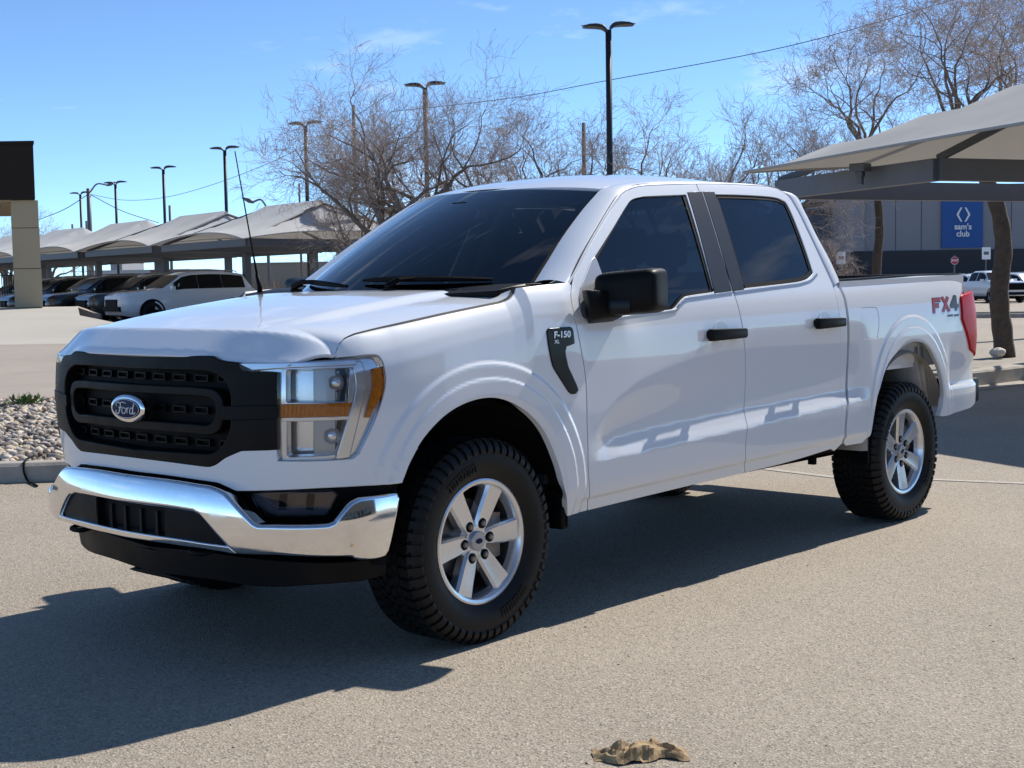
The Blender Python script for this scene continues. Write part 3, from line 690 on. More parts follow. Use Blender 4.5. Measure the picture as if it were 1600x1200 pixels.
# bumper intake
it = bch([(196,781),(260,789),(302,796)], [(306,798),(318,809),(358,853)]); ib = bch([(196,831),(260,840),(300,846)], [(305,847),(340,852),(354,853.5)])
panel('bumper_intake', grow(front_full(it, ib), .015), SURF(-.05, dbump), DARKP, truck, res=.05, lip=0)
for mir in (False, True):
    panel('intake_blank', bch([(252,789),(302,797)], [(305,799),(317,810),(350,848)], [(346,850.5),(300,846),(252,839)]), SURF(-.02, dbump), BLACKP, bump, mir=mir, res=.04, lip=.03)
for u in (-.16, -.055, .055, .16):
    b = MB(); za, zb = .585, .47
    pa = SURF(-.055, dbump)(np.array([[SCN+u, .53]]))[0]; b.box((pa[0], pa[1], .540), (.03, .018, .10)); b.build('intake_slat', BLACKP, bump)
# fog lamp pockets and the black gap behind the bumper top
def fog(mir):
    panel('bumper_top_filler', chain([(196,728),(330,748),(370,762),(630,750)], [(632,790),(560,806),(530,850),(396,850),(340,790),(196,762)]), SURF(-.045), DARKP, truck, mir=mir, res=.05, lip=0)
    k = panel('fog_lamp', chain([(395,775),(430,772),(520,771)], [(524,775),(510,800),(500,806)], [(495,807),(420,808),(412,804)], [(408,800),(397,782)]), SURF(-.012), REFL, truck, mir=mir, res=.03, lip=.03, rad_=.004)
    for a in (436, 480):
        panel('fog_lamp_fin', chain([(a,773),(a+11,773)], [(a+8,797),(a-2,797)]), SURF(-.009), DARKP, k, mir=mir, res=.04, lip=.008)
    panel('fog_lamp_lens', chain([(393,773),(430,770),(522,769)], [(527,773),(512,802),(502,809)], [(495,810),(418,811),(409,806)], [(405,800),(394,780)]), SURF(-.002), SMOKED, k, mir=mir, res=.03, lip=.008)
SMOKED = glassmat('smoked_lens', (.30,.27,.28), 1.5)
both(fog)
# ---- black air dam under the bumper
def ddam(s, z): return -.055-.14*np.clip(.50-z, 0, 1)+0*s
at_ = chain([(196,852),(300,862),(372,872),(450,880)], [(455,880),(560,878),(604,868)], dfun=ddam)
n_ = len(at_); ab_ = [(s, z-.10+.028*ss(.55, 1.0, (s-SCN))-.0) for s, z in at_]
panel('air_dam', front_full(at_, ab_), SURF(0, ddam), BLACKP, truck, res=.03, lip=.06, rad_=.006)
b = MB(); b.hexa([(-.76,-.66,.40),(-.3,-.72,.40),(-.3,.72,.40),(-.76,.66,.40),(-.78,-.56,.62),(-.3,-.62,.66),(-.3,.62,.66),(-.78,.56,.62)]); b.build('front_underbody', UNDER, truck)
for y in (-.42, .42):
    b = MB(); b.tube(cat([(-.90,y+.05,.475),(-.985,y+.045,.46),(-1.0,y,.457),(-.985,y-.045,.46),(-.90,y-.05,.475)],5), .010, 6); b.build('tow_hook', DARKP, truck, smooth=True)
# ---- fender badge and vent
vent = panel('fender_vent', chain([(854,518),(856,515)], [(858,514),(888,512)], [(891,512),(894,517),(896,535)], [(896,536),(884,540)], [(883.5,541),(882,552),(886,572)], [(887,575),(901,606),(900,612)], [(899,614),(893,614.5),(889,612)], [(888,611),(866,576),(862,565)], [(861.5,564),(857,540)]), SURF(.006), GLOSSB, truck, res=.025, lip=.02, rad_=.004)
def side_text(body, s0, z0, size, off, m, parent, slant=.0, sx=1., bold=0.):
    V, F = text_mesh(body, size, bold=bold)
    U = np.array([(s0+v[0]*sx+v[1]*slant, z0+v[1]) for v in V]); b = MB(); b.add(SURF(off)(U), F); return b.build('badge_lettering', m, parent)
sb, zb_ = sz(876.5, 523); side_text('F-150', sb, zb_, .037, .0085, WTEXT, vent, .08, 1.30, .0012)
sb, zb_ = sz(868, 534); side_text('XL', sb, zb_, .020, .0085, WTEXT, vent, .05, 1.3, .0006)
ventr = panel('fender_vent', chain([(854,518),(856,515)], [(858,514),(888,512)], [(891,512),(894,517),(896,535)], [(896,536),(884,540)], [(883.5,541),(882,552),(886,572)], [(887,575),(901,606),(900,612)], [(899,614),(893,614.5),(889,612)], [(888,611),(866,576),(862,565)], [(861.5,564),(857,540)]), SURF(.006), GLOSSB, truck, res=.025, lip=.02, rad_=.004, mir=True)
# ---- door mirrors
def loft(name, secs, m, parent, sub=1, cap=True):
    n = len(secs[0]); V = [p for s_ in secs for p in s_]; F = [(i*n+k, i*n+(k+1) % n, (i+1)*n+(k+1) % n, (i+1)*n+k) for i in range(len(secs)-1) for k in range(n)]
    if cap: F += [tuple(range(n-1, -1, -1)), tuple((len(secs)-1)*n+k for k in range(n))]
    b = MB(); b.add(V, F); return b.build(name, m, parent, auto=50)
def rrect(w_, h_, e=4., n=32):
    out = []
    for k in range(n):
        t = 2*math.pi*k/n; c, s_ = math.cos(t), math.sin(t); out.append((math.copysign(abs(c)**(2/e), c)*w_/2, math.copysign(abs(s_)**(2/e), s_)*h_/2))
    return out
def mirror(mir):
    sx = Vector((.36, -.93, 0)).normalized(); ax = Vector((-.93, -.36, .0)).normalized(); up = Vector((0, 0, 1))   # housing faces forward and slightly out
    c = Vector(on('y', -1.085, 984, 457)); secs = []
    for (t, k, kh, dz) in ((.100,.95,.94,0),(.095,1.0,1.0,0),(.03,1.0,1.0,0),(-.02,.995,.985,0),(-.060,.97,.95,0),(-.082,.92,.885,0),(-.093,.82,.76,0),(-.099,.5,.45,0)):
        secs.append([c-ax*t+sx*(u*k)+up*(v*kh+.010*u/.14) for u, v in rrect(.292, .198, 6.5)])
    o = loft('door_mirror', secs, BLACKP, truck)
    secs = [[c-ax*t+sx*u*k+up*v*k for u, v in rrect(.255, .17, 7)] for t, k in ((.101,1.),(.1025,1.))]
    gl = loft('mirror_glass', secs, MIRRORG, o)
    b = MB(); b.prism([(-.10,-.092),(.03,-.092),(.03,-.03),(-.10,-.03)], lambda u, v, t: tuple(c+ax*t+sx*(u+.0)+up*v), .098, .103)
    tr = b.build('mirror_lamp', GLOSSB, o, bevel=.002)
    b = MB(); a0 = [Vector(on('y', -.985, *q)) for q in ((908,453),(918,507),(958,503),(958,456))]; a1 = [Vector(on('y', -1.06, *q)) for q in ((916,452),(926,500),(975,494),(975,456))]
    b.hexa([a0[1], a0[2], a0[3], a0[0], a1[1], a1[2], a1[3], a1[0]])
    a = b.build('mirror_arm', BLACKP, o, bevel=.010)
    if mir: [flipy(e) for e in (o, gl, a, tr)]
both(mirror)
# ------------------------------------------------------------------ wheels (axis y, outboard = -y)
R_T, R_R = .414, .254
def make_wheel_parts():
    P = {}
    b = MB(); yo, yi = -.128, .128
    prof = [(.24,.115),(.262,.125),(.30,.150),(.345,.152),(.382,.142),(.398,.128),(.403,.10),(.405,.05),(.4055,0),(.405,-.05),(.403,-.10),(.398,-.128),(.382,-.142),(.345,-.152),(.30,-.150),(.275,-.138),(.262,-.128),(.254,-.124),(.248,-.112)]
    b.lathe(prof, 96)
    rnd = random.Random(4); n = 56
    for k in range(n):
        a = 2*math.pi*k/n; da = 2*math.pi/n
        def blk(a0, a1, y0, y1, r0, r1, skew=0.):
            Q = []
            for r in (r0, r1):
                for (aa, yy) in ((a0, y0), (a1, y0), (a1+skew, y1), (a0+skew, y1)):
                    Q.append((r*math.cos(aa), yy, r*math.sin(aa)))
            b.hexa(Q)
        w_ = da*.66; j = .006*(k % 2)
        for sg in (-1, 1):
            ph = 0 if sg < 0 else da*.5
            blk(a+ph, a+ph+w_, sg*.066, sg*.120, .398, .416, da*.12)
            # shoulder lug running down the sidewall
            Q = []
            rr = (.416, .400, .372+j*2, .350+j*3) if k % 2 else (.416, .402, .382, .366)
            yy = (.118, .139, .152, .155)
            for (r, y) in zip(rr, yy):
                Q.append([(r*math.cos(q), sg*y, r*math.sin(q)) for q in (a+ph, a+ph+w_*.96)])
            V = [p for q in Q for p in q]; V += [((math.hypot(p[0], p[2])-.022)*math.cos(math.atan2(p[2], p[0])), p[1]-sg*.012, (math.hypot(p[0], p[2])-.022)*math.sin(math.atan2(p[2], p[0]))) for p in V]
            F = []
            for i in range(3): F += [(2*i, 2*i+1, 2*i+3, 2*i+2), (2*i, 2*i+2, 8+2*i+2, 8+2*i), (2*i+1, 8+2*i+1, 8+2*i+3, 2*i+3)]
            F += [(0, 8, 9, 1), (6, 7, 15, 14)]
            b.add(V, F)
        for sg, ph in ((-1, .2), (1, .7)):
            blk(a+da*ph, a+da*(ph+.6), sg*.004, sg*.030, .398, .4155, da*.25*sg); blk(a+da*(ph-.3), a+da*(ph+.35), sg*.035, sg*.061, .398, .4155, -da*.2)
    # raised sidewall lettering blocks
    for k in range(22):
        a = rad(100)+k*.052 if k < 11 else rad(285)+(k-11)*.052
        for (da0, da1, r0, r1) in ((.006,.018,.295,.332),(.018,.040,.322,.332),(.018,.036,.295,.304),(.030,.040,.304,.322))[:2+(k*7) % 3]:
            Q = [(r*math.cos(a+q), y, r*math.sin(a+q)) for y in (-.146,-.1545) for (r, q) in ((r0, da0), (r0, da1), (r1, da1), (r1, da0))]; b.hexa(Q)
    P['tyre'] = (b, RUBBER)
    b = MB(); b.lathe([(.247,-.108),(.2545,-.117),(.2545,-.126),(.247,-.129),(.236,-.126),(.229,-.116),(.224,-.092),(.219,-.075)], 72)
    bb2 = MB(); bb2.lathe([(.2195,-.076),(.214,-.05),(.209,.02),(.214,.09),(.247,.112)], 60); P['barrel'] = (bb2, GROOVE)
    # six spokes: flat-faced with bevelled flanks
    for k in range(6):
        a = rad(5+60*k); c, s_ = math.cos(a), math.sin(a)
        def pt(r, t, y): return (r*c-t*s_, y, r*s_+t*c)
        prof = [(.045,.026,-.096),(.075,.034,-.099),(.12,.039,-.104),(.18,.0425,-.111),(.222,.0465,-.116),(.238,.052,-.117)]
        V = []
        for (r, hw, y) in prof:
            V += [pt(r, -hw, y+.050), pt(r, -hw-.002, y+.012), pt(r, -hw+.007, y), pt(r, 0, y+.0025), pt(r, hw-.007, y), pt(r, hw+.002, y+.012), pt(r, hw, y+.050)]
        F = [(i*7+j, i*7+j+1, (i+1)*7+j+1, (i+1)*7+j) for i in range(5) for j in range(6)]
        b.add(V, F)
    b.lathe([(.052,-.050),(.055,-.090),(.060,-.094),(.0,-.094)], 36)
    b.lathe([(.052,.0),(.083,-.03),(.083,-.078),(.06,-.090),(.03,-.090)], 36)
    P['rim'] = (b, ALLOY)
    b = MB(); b.lathe([(.040,-.09),(.040,-.104),(.036,-.108),(.0,-.1095)], 32); P['centre_cap'] = (b, SATIN)
    b = MB()
    V = [(0,-.1105,0)]+[(.020*math.cos(t), -.110, .011*math.sin(t)) for t in np.linspace(0, 2*math.pi, 20, endpoint=False)]; b.add(V, [(0, i+1, (i+1) % 20+1) for i in range(20)]); P['cap_emblem'] = (b, BLUEP)
    for k in range(6):
        a = rad(5+60*k); c = (.0745*math.cos(a), -.0985, .0745*math.sin(a)); b = MB(); b.lathe([(.0215,.004),(.0215,-.0015),(.020,-.0022),(0,-.0022)], 20, 'y', c); P['lug_pocket%d' % k] = (b, DARKP); b = MB(); b.lathe([(.0125,.0),(.0125,-.008),(.009,-.0125),(0,-.0125)], 6, 'y', c); P['lug_nut%d' % k] = (b, STEEL)
    b = MB(); b.lathe([(.05,-.03),(.165,-.03),(.165,-.006),(.05,-.006)], 40, closed=True); P['brake_disc'] = (b, STEEL)
    b = MB(); b.hexa([(.08,-.06,-.10),(.175,-.06,-.09),(.18,-.06,.09),(.08,-.06,.10),(.08,.02,-.10),(.175,.02,-.09),(.18,.02,.09),(.08,.02,.10)]); P['brake_caliper'] = (b, STEEL)
    return P
WP = make_wheel_parts(); first = {}
for (x, sgn, rot) in ((0., -1, 0), (3.694, -1, 30), (0., 1, 12), (3.694, 1, 20)):
    b = MB(); b.lathe([(0,.10),(.12,.10),(.20,.06),(.20,.02),(.06,.0),(.05,-.04),(0,-.04)], 32)
    loc = Vector((x, -.833 if sgn < 0 else .833, R_T)); rm = Matrix.Rotation(math.pi if sgn > 0 else 0, 4, 'Z') @ Matrix.Rotation(rad(-rot), 4, 'Y')
    wh = b.build('wheel', UNDER, truck, smooth=True); wh.matrix_local = Matrix.Translation(loc) @ rm
    for nm, (mb, mm) in WP.items():
        base = ''.join(ch for ch in nm if not ch.isdigit())
        if nm in first:
            o = first[nm].copy(); link(o, wh)
        else:
            o = mb.build(base, mm, wh, auto=(32 if base in ('rim',) else 38)); first[nm] = o
# ------------------------------------------------------------------ wheel housings, underbody, cabin
def wells(mir):
    for (xc, zc, r, m_, nm) in ((0., .44, .53, UNDER, 'wheel_liner'), (3.715, .50, .50, LINERW, 'wheel_liner')):
        b = MB(); V = []; n = 28; ysec = (-.965, -.93, -.62, -.58)
        for k in range(n+1):
            a = rad(-4+188*k/n) if xc < 1 else rad(16+168*k/n)
            for j, y in enumerate(ysec):
                rr = r+(.02 if j in (1, 2) else 0)-(.3 if j == 3 else 0); V.append((xc+rr*math.cos(a), y, zc+rr*math.sin(a)))
        b.add(V, [(k*4+j, k*4+j+1, (k+1)*4+j+1, (k+1)*4+j) for k in range(n) for j in range(3)])
        if xc > 1:
            for q in (4.0, 4.07): b.box((q-.02, -.78, .86), (.022, .26, .34), Matrix.Rotation(rad(-14), 3, 'Y'))
        o = b.build(nm, m_, truck, smooth=True)
        if mir: flipy(o)
    b = MB(); b.box((3.235, -.905, .49), (.015, .11, .20)); o = b.build('mud_flap', DARKP, truck)
    b = MB(); b.box((.52, -.90, .44), (.05, .12, .10)); o2 = b.build('splash_guard', DARKP, truck, bevel=.01)
    b = MB(); b.hexa([(.52,-.86,.47),(2.95,-.86,.51),(2.95,-.935,.525),(.52,-.935,.46),(.52,-.86,.56),(2.95,-.86,.60),(2.95,-.945,.60),(.52,-.945,.54)]); o3 = b.build('sill', UNDER, truck)
    if mir: [flipy(e) for e in (o, o2, o3)]
both(wells)
b = MB(); b.box((1.75, 0, .52), (2.6, 1.70, .10)); b.box((.0, 0, .80), (1.3, 1.02, .62)); b.box((3.9, 0, .72), (1.6, 1.1, .24)); b.build('underbody', UNDER, truck)
b = MB()
for y in (-.46, .46): b.box((2.0, y, .43), (5.2, .08, .13))
for x in (.7, 2.2, 3.05): b.box((x, 0, .43), (.08, .95, .08))
b.tube([(1.6,.25,.36),(2.6,.28,.34),(3.2,.30,.36)], .07, 10); b.box((2.95,-.70,.47), (.18, .05, .06)); b.box((3.02,-.72,.43), (.03, .04, .08)); b.build('chassis_frame', UNDER, truck)
b = MB(); b.tube([(3.694,-.72,R_T),(3.694,.72,R_T)], .05, 12); b.lathe([(0,-.16),(.12,-.10),(.15,0),(.12,.10),(0,.16)], 20, 'x', (3.66,.05,R_T)); b.tube([(0,-.72,R_T-.02),(0,.72,R_T-.02)], .045, 10); b.box((0,-.5,.33), (.12,.45,.05)); b.box((0,.5,.33), (.12,.45,.05)); b.build('axle', UNDER, truck, smooth=False)
# cabin
b = MB(); b.box((1.75,0,.60), (2.5,1.72,.04)); b.box((2.90,0,1.0), (.04,1.72,.9)); b.box((2.64,0,1.90), (.14,1.1,.03)); b.box((2.80,-.64,1.62),(.05,.16,.40)); b.box((2.80,.64,1.62),(.05,.16,.40)); b.box((.66,0,1.10), (.06,1.6,.6))
for y in (-.86, .86): b.box((1.75, y, .98), (2.3, .05, .74))
b.build('cabin_shell', INTER, truck)
panel('headliner', [(1.06,-.60),(2.78,-.60),(2.78,.60),(1.06,.60)], lambda U: np.stack([U[:, 0], U[:, 1], roofz(U[:, 0], U[:, 1])-.05], 1), INTER2, truck, res=.1, lip=0)
b = MB(); b.hexa([(.55,-.76,1.12),(1.02,-.80,1.12),(1.02,.80,1.12),(.55,.76,1.12),(.50,-.74,1.385),(.90,-.78,1.40),(.90,.78,1.40),(.50,.74,1.385)]); b.box((.93,-.38,1.40), (.14,.34,.05)); b.build('dashboard', INTER, truck, bevel=.02)
c = Vector((1.12,-.38,1.26)); ax = Vector((-.80,0,.60)); sx = Vector((0,1,0)); up = sx.cross(ax).normalized()
b = MB(); b.tube([c+sx*.19*math.cos(t)+up*.19*math.sin(t) for t in np.linspace(0, 2*math.pi, 33)], .016, 6, False); b.box(c, (.06,.16,.12)); b.bar(c-sx*.18, c+sx*.18, .03, .03); b.tube([c, c+Vector((-.25,0,.08-.2))], .03, 6); b.build('steering_wheel', INTER, truck)
def seat(x, y, w_=.52, bench=False):
    b = MB(); b.box((x, y, .86), (.52, w_, .18)); b.hexa([(x+.20,y-w_/2,.90),(x+.36,y-w_/2,.90),(x+.36,y+w_/2,.90),(x+.20,y+w_/2,.90),(x+.36,y-w_*.42,1.50),(x+.48,y-w_*.42,1.50),(x+.48,y+w_*.42,1.50),(x+.36,y+w_*.42,1.50)])
    for yy in ((y,) if not bench else (y-.42, y, y+.42)):
        b.box((x+.46, yy, 1.63), (.10,.26,.19))
        for q in (-.06,.06): b.tube([(x+.43, yy+q, 1.48), (x+.45, yy+q, 1.60)], .008, 5)
    b.build('seat', INTER, truck, bevel=.035)
seat(1.25,-.38); seat(1.25,.38); seat(2.15,0,1.35,True)
b = MB(); p = wsurf(np.array([[0.,.80]]))[0]; b.box(p+np.array((.10,0,-.09)), (.03,.22,.055), Matrix.Rotation(rad(15),3,'Y')); b.tube([p+np.array((.02,0,-.01)), p+np.array((.09,0,-.07))], .012, 6); b.box(p+np.array((.10,0,.005)), (.14,.10,.03)); b.build('rear_view_mirror', DARKP, truck, bevel=.008)
panel('rear_window', [(-.60,1.45),(.60,1.45),(.55,1.84),(-.55,1.84)], lambda U: np.stack([2.915-.10*(U[:, 1]-1.4)+0*U[:, 0], U[:, 0], U[:, 1]], 1), GLASSR, truck, res=.1, lip=0) if False else None
GLASSR = glassmat('rear_glass', (.55,.57,.59), 1.5)
panel('rear_window', [(-.60,1.45),(.60,1.45),(.55,1.86),(-.55,1.86)], lambda U: np.stack([2.905-.20*(U[:, 1]-1.4)+0*U[:, 0], U[:, 0], U[:, 1]], 1), GLASSR, truck, res=.1, lip=0)
# ------------------------------------------------------------------ the place
DH = np.array((math.cos(YAW), math.sin(YAW))); RH = np.array((math.sin(YAW), -math.cos(YAW)))
def CL(D, L, z=0.): p = CAM[:2]+D*DH+L*RH; return Vector((p[0], p[1], z))
def hz(px): return 600+FPX*math.tan(PITCH)+(px-800)*math.tan(ROLL)
def gp(px, py, z=0.):     # where a pixel meets the level z
    p = on('z', z, px, py); return Vector(p)
def far(px, D, py=None, z=0.):   # a thing at distance D seen at column px (and row py -> height)
    L = (px-800)/FPX*D
    return CL(D, L, z if py is None else CAM[2]+(hz(px)-py)/FPX*D)
def yawc(D_, L_): v = D_*DH+L_*RH; return math.atan2(v[1], v[0])
rng = random.Random(11)

# ---- ground materials
def asphalt_mat(name, c1, c2, spk=(.5,.46,.4), dark=(.07,.065,.06), scale=1.):
    m = bpy.data.materials.new(name); m.use_nodes = True; t = m.node_tree; b = t.nodes['Principled BSDF']; N = t.nodes.new; Lk = t.links.new
    c = N('ShaderNodeTexCoord')
    def noise(s, d=3, r=.6):
        n = N('ShaderNodeTexNoise'); n.inputs['Scale'].default_value = s*scale; n.inputs['Detail'].default_value = d; n.inputs['Roughness'].default_value = r; Lk(c.outputs['Object'], n.inputs['Vector']); return n
    def ramp(n, a, b_, ca, cb):
        r = N('ShaderNodeValToRGB'); r.color_ramp.elements[0].position = a; r.color_ramp.elements[1].position = b_; r.color_ramp.elements[0].color = (*ca, 1); r.color_ramp.elements[1].color = (*cb, 1); Lk(n.outputs[0], r.inputs['Fac']); return r
    def mixc(f, A, B):
        x = N('ShaderNodeMix'); x.data_type = 'RGBA'; Lk(f, x.inputs['Factor']); Lk(A, x.inputs['A'])
        if isinstance(B, tuple): x.inputs['B'].default_value = (*B, 1)
        else: Lk(B, x.inputs['B'])
        return x.outputs['Result']
    big = ramp(noise(.35, 6, .65), .35, .68, c1, c2)
    v = N('ShaderNodeTexVoronoi'); v.inputs['Scale'].default_value = 130*scale; Lk(c.outputs['Object'], v.inputs['Vector'])
    sep = N('ShaderNodeSeparateColor'); Lk(v.outputs['Color'], sep.inputs['Color'])
    hi = N('ShaderNodeMapRange'); hi.inputs['From Min'].default_value = .72; hi.inputs['From Max'].default_value = .95; hi.inputs['To Max'].default_value = .85; Lk(sep.outputs[0], hi.inputs['Value'])
    lo = N('ShaderNodeMapRange'); lo.inputs['From Min'].default_value = .70; lo.inputs['From Max'].default_value = .95; lo.inputs['To Max'].default_value = .60; Lk(sep.outputs[1], lo.inputs['Value'])
    col = mixc(hi.outputs[0], big.outputs[0], spk); col = mixc(lo.outputs[0], col, dark)
    # cracks
    v2 = N('ShaderNodeTexVoronoi'); v2.feature = 'DISTANCE_TO_EDGE'; v2.inputs['Scale'].default_value = .16*scale
    wn = noise(1.3, 5); va = N('ShaderNodeMix'); va.data_type = 'VECTOR'; va.inputs['Factor'].default_value = .12; Lk(c.outputs['Object'], va.inputs['A']); Lk(wn.outputs['Color'], va.inputs['B']); Lk(va.outputs['Result'], v2.inputs['Vector'])
    cr = N('ShaderNodeMapRange'); cr.inputs['From Min'].default_value = .0; cr.inputs['From Max'].default_value = .0013; cr.inputs['To Min'].default_value = .14; cr.inputs['To Max'].default_value = 0.; Lk(v2.outputs['Distance'], cr.inputs['Value'])
    col = mixc(cr.outputs[0], col, dark)
    st = ramp(noise(.9, 5), .62, .74, (0,0,0), (.35,.35,.35)); col = mixc(st.outputs[0], col, (c1[0]*.6, c1[1]*.6, c1[2]*.6))
    Lk(col, b.inputs['Base Color']); b.inputs['Roughness'].default_value = .86
    bp = N('ShaderNodeBump'); bp.inputs['Strength'].default_value = .9; bp.inputs['Distance'].default_value = .0035
    bn = noise(110, 4, .7); ad = N('ShaderNodeMath'); ad.operation = 'ADD'; Lk(bn.outputs[0], ad.inputs[0]); Lk(v.outputs['Distance'], ad.inputs[1]); Lk(ad.outputs[0], bp.inputs['Height']); Lk(bp.outputs[0], b.inputs['Normal'])
    return m
ASPH = asphalt_mat('asphalt', (.295,.248,.188), (.372,.316,.243), spk=(.49,.425,.34))
CONC = mat('concrete', (.36,.31,.255), .9, noise=(.7,.7,(.28,.24,.20)), bump=(60,.25,.004))
CONC2 = mat('concrete_pale', (.46,.43,.375), .88, noise=(.5,.6,(.38,.35,.30)), bump=(60,.25,.004))
KERB = mat('kerb_concrete', (.42,.38,.32), .9, noise=(3,.8,(.25,.22,.19)), bump=(40,.5,.006))
DIRT = mat('dirt', (.20,.165,.12), .95, noise=(3,.8,(.30,.26,.20)), bump=(30,.6,.02))
FARG = mat('far_field', (.22,.19,.14), .95, noise=(.05,.8,(.30,.26,.19)))
PAINT = mat('worn_paint', (.46,.43,.38), .8, noise=(14,1.,(.34,.30,.25)))
REDL = mat('red_line_paint', (.42,.20,.18), .8, noise=(4,.7,(.48,.42,.36)))

g_ = MB(); g_.add([(-900,-900,0),(900,-900,0),(900,900,0),(-900,900,0)], [(0,1,2,3)])
tag(g_.build('asphalt_lot', ASPH), kind='structure')
def sheet(name, pts, m, z=None, kind='structure'):
    b = MB(); b.add([tuple(p) if z is None else (p[0], p[1], z) for p in pts], [tuple(range(len(pts)))]); return tag(b.build(name, m), kind=kind)
sheet('dirt_field', [CL(150,-160), CL(150,300), CL(800,900), CL(800,-900)], FARG, .004)
# worn paint lines on the lot
def line_on(name, a, b, w_, m, z=.004):
    a, b = Vector(a), Vector(b); d = (b-a).normalized(); n = Vector((-d.y, d.x, 0))*w_/2; a.z = b.z = z
    return sheet(name, [a-n, b-n, b+n, a+n], m)
line_on('painted_line', gp(1195,733), gp(1345,751), .08, PAINT); line_on('painted_line', gp(1440,749), gp(1700,760), .08, PAINT)

# ---- left planting bed: kerb, stones, driveway
k0, k1 = CL(10.30,-7.6), CL(10.95,.3)       # kerb face line, passes behind the pickup
kd = (k1-k0).normalized(); kn = Vector((-kd.y, kd.x, 0))
if kn.dot(Vector((DH[0], DH[1], 0))) < 0: kn = -kn
def kerb_run(name, a, b, n, w_=.16, h=.15, gut=.0):
    mb = MB(); prof = [(0,0),(.015,h-.03),(.035,h-.006),(.06,h),(w_-.02,h),(w_,h-.012),(w_,0)]
    L = (b-a).length; N = max(2, int(L/1.2)); V = []
    for i in range(N+1):
        p = a+(b-a)*i/N
        for q, (u, v) in enumerate(prof): V.append(p+n*(u+.006*math.sin(i*1.7+q))+Vector((0,0,v+.004*math.sin(i*2.3))))
    m_ = len(prof); mb.add(V, [(i*m_+j, i*m_+j+1, (i+1)*m_+j+1, (i+1)*m_+j) for i in range(N) for j in range(m_-1)]); return tag(mb.build(name, KERB, smooth=False), kind='structure')
kerb_run('kerb', k0, k1, kn)
bedw = 7.0
sheet('planting_bed', [k0+kn*.15, k1+kn*.15, k1+kn*(bedw+.3), k0+kn*(bedw+.3)], DIRT, .09)
# river stones, visible stretch only
def stones(name, a, b, n, w0, w1, N, z, seed):
    r = random.Random(seed); mb = MB(); L = (b-a).length; d = (b-a).normalized(); ico = []
    bm = bmesh.new(); bmesh.ops.create_icosphere(bm, subdivisions=1, radius=1.); iv = [v.co.copy() for v in bm.verts]; bf = [tuple(v.index for v in f.verts) for f in bm.faces]; bm.free()
    for i in range(N):
        p = a+d*r.uniform(0, L)+n*r.uniform(w0, w1); s_ = r.uniform(.020,.052); e = Vector((r.uniform(.8,1.5), r.uniform(.7,1.2), r.uniform(.45,.8)))*s_
        R = Matrix.Rotation(r.uniform(0, 6.3), 3, 'Z') @ Matrix.Rotation(r.uniform(-.5,.5), 3, 'X')
        j = [1+r.uniform(-.18,.18) for _ in iv]; mb.cur = r.randrange(4)
        mb.add([p+Vector((0,0,z+e.z*.5+r.uniform(0,.03)))+R @ Vector((v.x*e.x*q, v.y*e.y*q, v.z*e.z*q)) for v, q in zip(iv, j)], bf)
    return mb.build(name, [STN[0], STN[1], STN[2], STN[3]], smooth=True)
STN = [mat('stone_%s' % n, c, .85, noise=(18,.6,c2)) for n, c, c2 in (('pale',(.62,.55,.45),(.45,.39,.31)), ('grey',(.30,.27,.24),(.46,.41,.35)), ('tan',(.48,.38,.27),(.60,.52,.40)), ('dark',(.12,.105,.09),(.25,.21,.18)))]
o = stones('river_stones', k0+kn*0, k0+kd*5.2, kn, .2, bedw+.1, 6500, .085, 3)
tag(o, 'loose pale river stones filling the bed behind the kerb', 'stones', kind='stuff')
# driveway beyond, climbing to the building
def drive():
    D0 = 17.3
    P = [CL(D0-.25,-14,.10), CL(D0+.55,4,.10), CL(30,6,.36), CL(30,-30,.36)]
    sheet('driveway', P, CONC)
    sheet('driveway_upper', [CL(30,-30,.36), CL(30,-6.5,.36), CL(40,-12.3,.80), CL(46,-14.2,1.0), CL(46,-40,1.0)], CONC2)
    sheet('parking_pavement', [CL(30,-6.5,.355), CL(30,7,.355), CL(75,17,.36), CL(75,-60,.36), CL(46.5,-40,.36), CL(46.5,-14,.36), CL(40,-12.2,.36)], mat('grey_pavement', (.20,.19,.175), .9, noise=(.6,.6,(.27,.25,.22))))
    b = MB(); b.hexa([CL(46,-14.3,.3), CL(46,-13.5,.3), CL(47,-13.7,.3), CL(47,-14.5,.3), CL(46,-14.3,1.0), CL(46,-13.5,.72), CL(47,-13.7,.72), CL(47,-14.5,1.0)]); tag(b.build('driveway_edge', CONC), kind='structure')
    a, b_ = CL(21.2,-12,.2), CL(21.6,0,.2)
    for (d, w_, m) in ((21.3,.06,REDL), (17.6,.10,REDL), (25,.03,KERB)):
        z = .10+(d-17.3)/12.7*.26+.006
        sheet('driveway_joint', [CL(d,-13,z), CL(d+.5,3,z), CL(d+.5+w_,3,z+.002), CL(d+w_,-13,z+.002)], m)
drive()
# weed at the bed edge
def weed(name, c, label):
    r = random.Random(5); t = empty(name, c); tag(t, label, 'plant'); b = MB()
    for i in range(150):
        a = r.uniform(0, 6.28); l = r.uniform(.05,.17); e = r.uniform(.25,1.3); o_ = Vector((r.gauss(0,.09), r.gauss(0,.06), 0)); d = Vector((math.cos(a)*math.cos(e), math.sin(a)*math.cos(e), math.sin(e))); s_ = d.cross(Vector((0,0,1))).normalized()*r.uniform(.012,.022)
        p = o_+d*l*.3; b.add([p, p+d*l*.4+s_, p+d*l*.8+Vector((0,0,-.01)), p+d*l*.4-s_], [(0,1,2,3)])
    b.build('leaves', LEAFG, t); b = MB()
    for i in range(12): b.tube([(r.gauss(0,.1), r.gauss(0,.06), 0), (r.gauss(0,.12), r.gauss(0,.08), r.uniform(.05,.14))], .003, 4)
    b.build('stem', LEAFG, t); return t
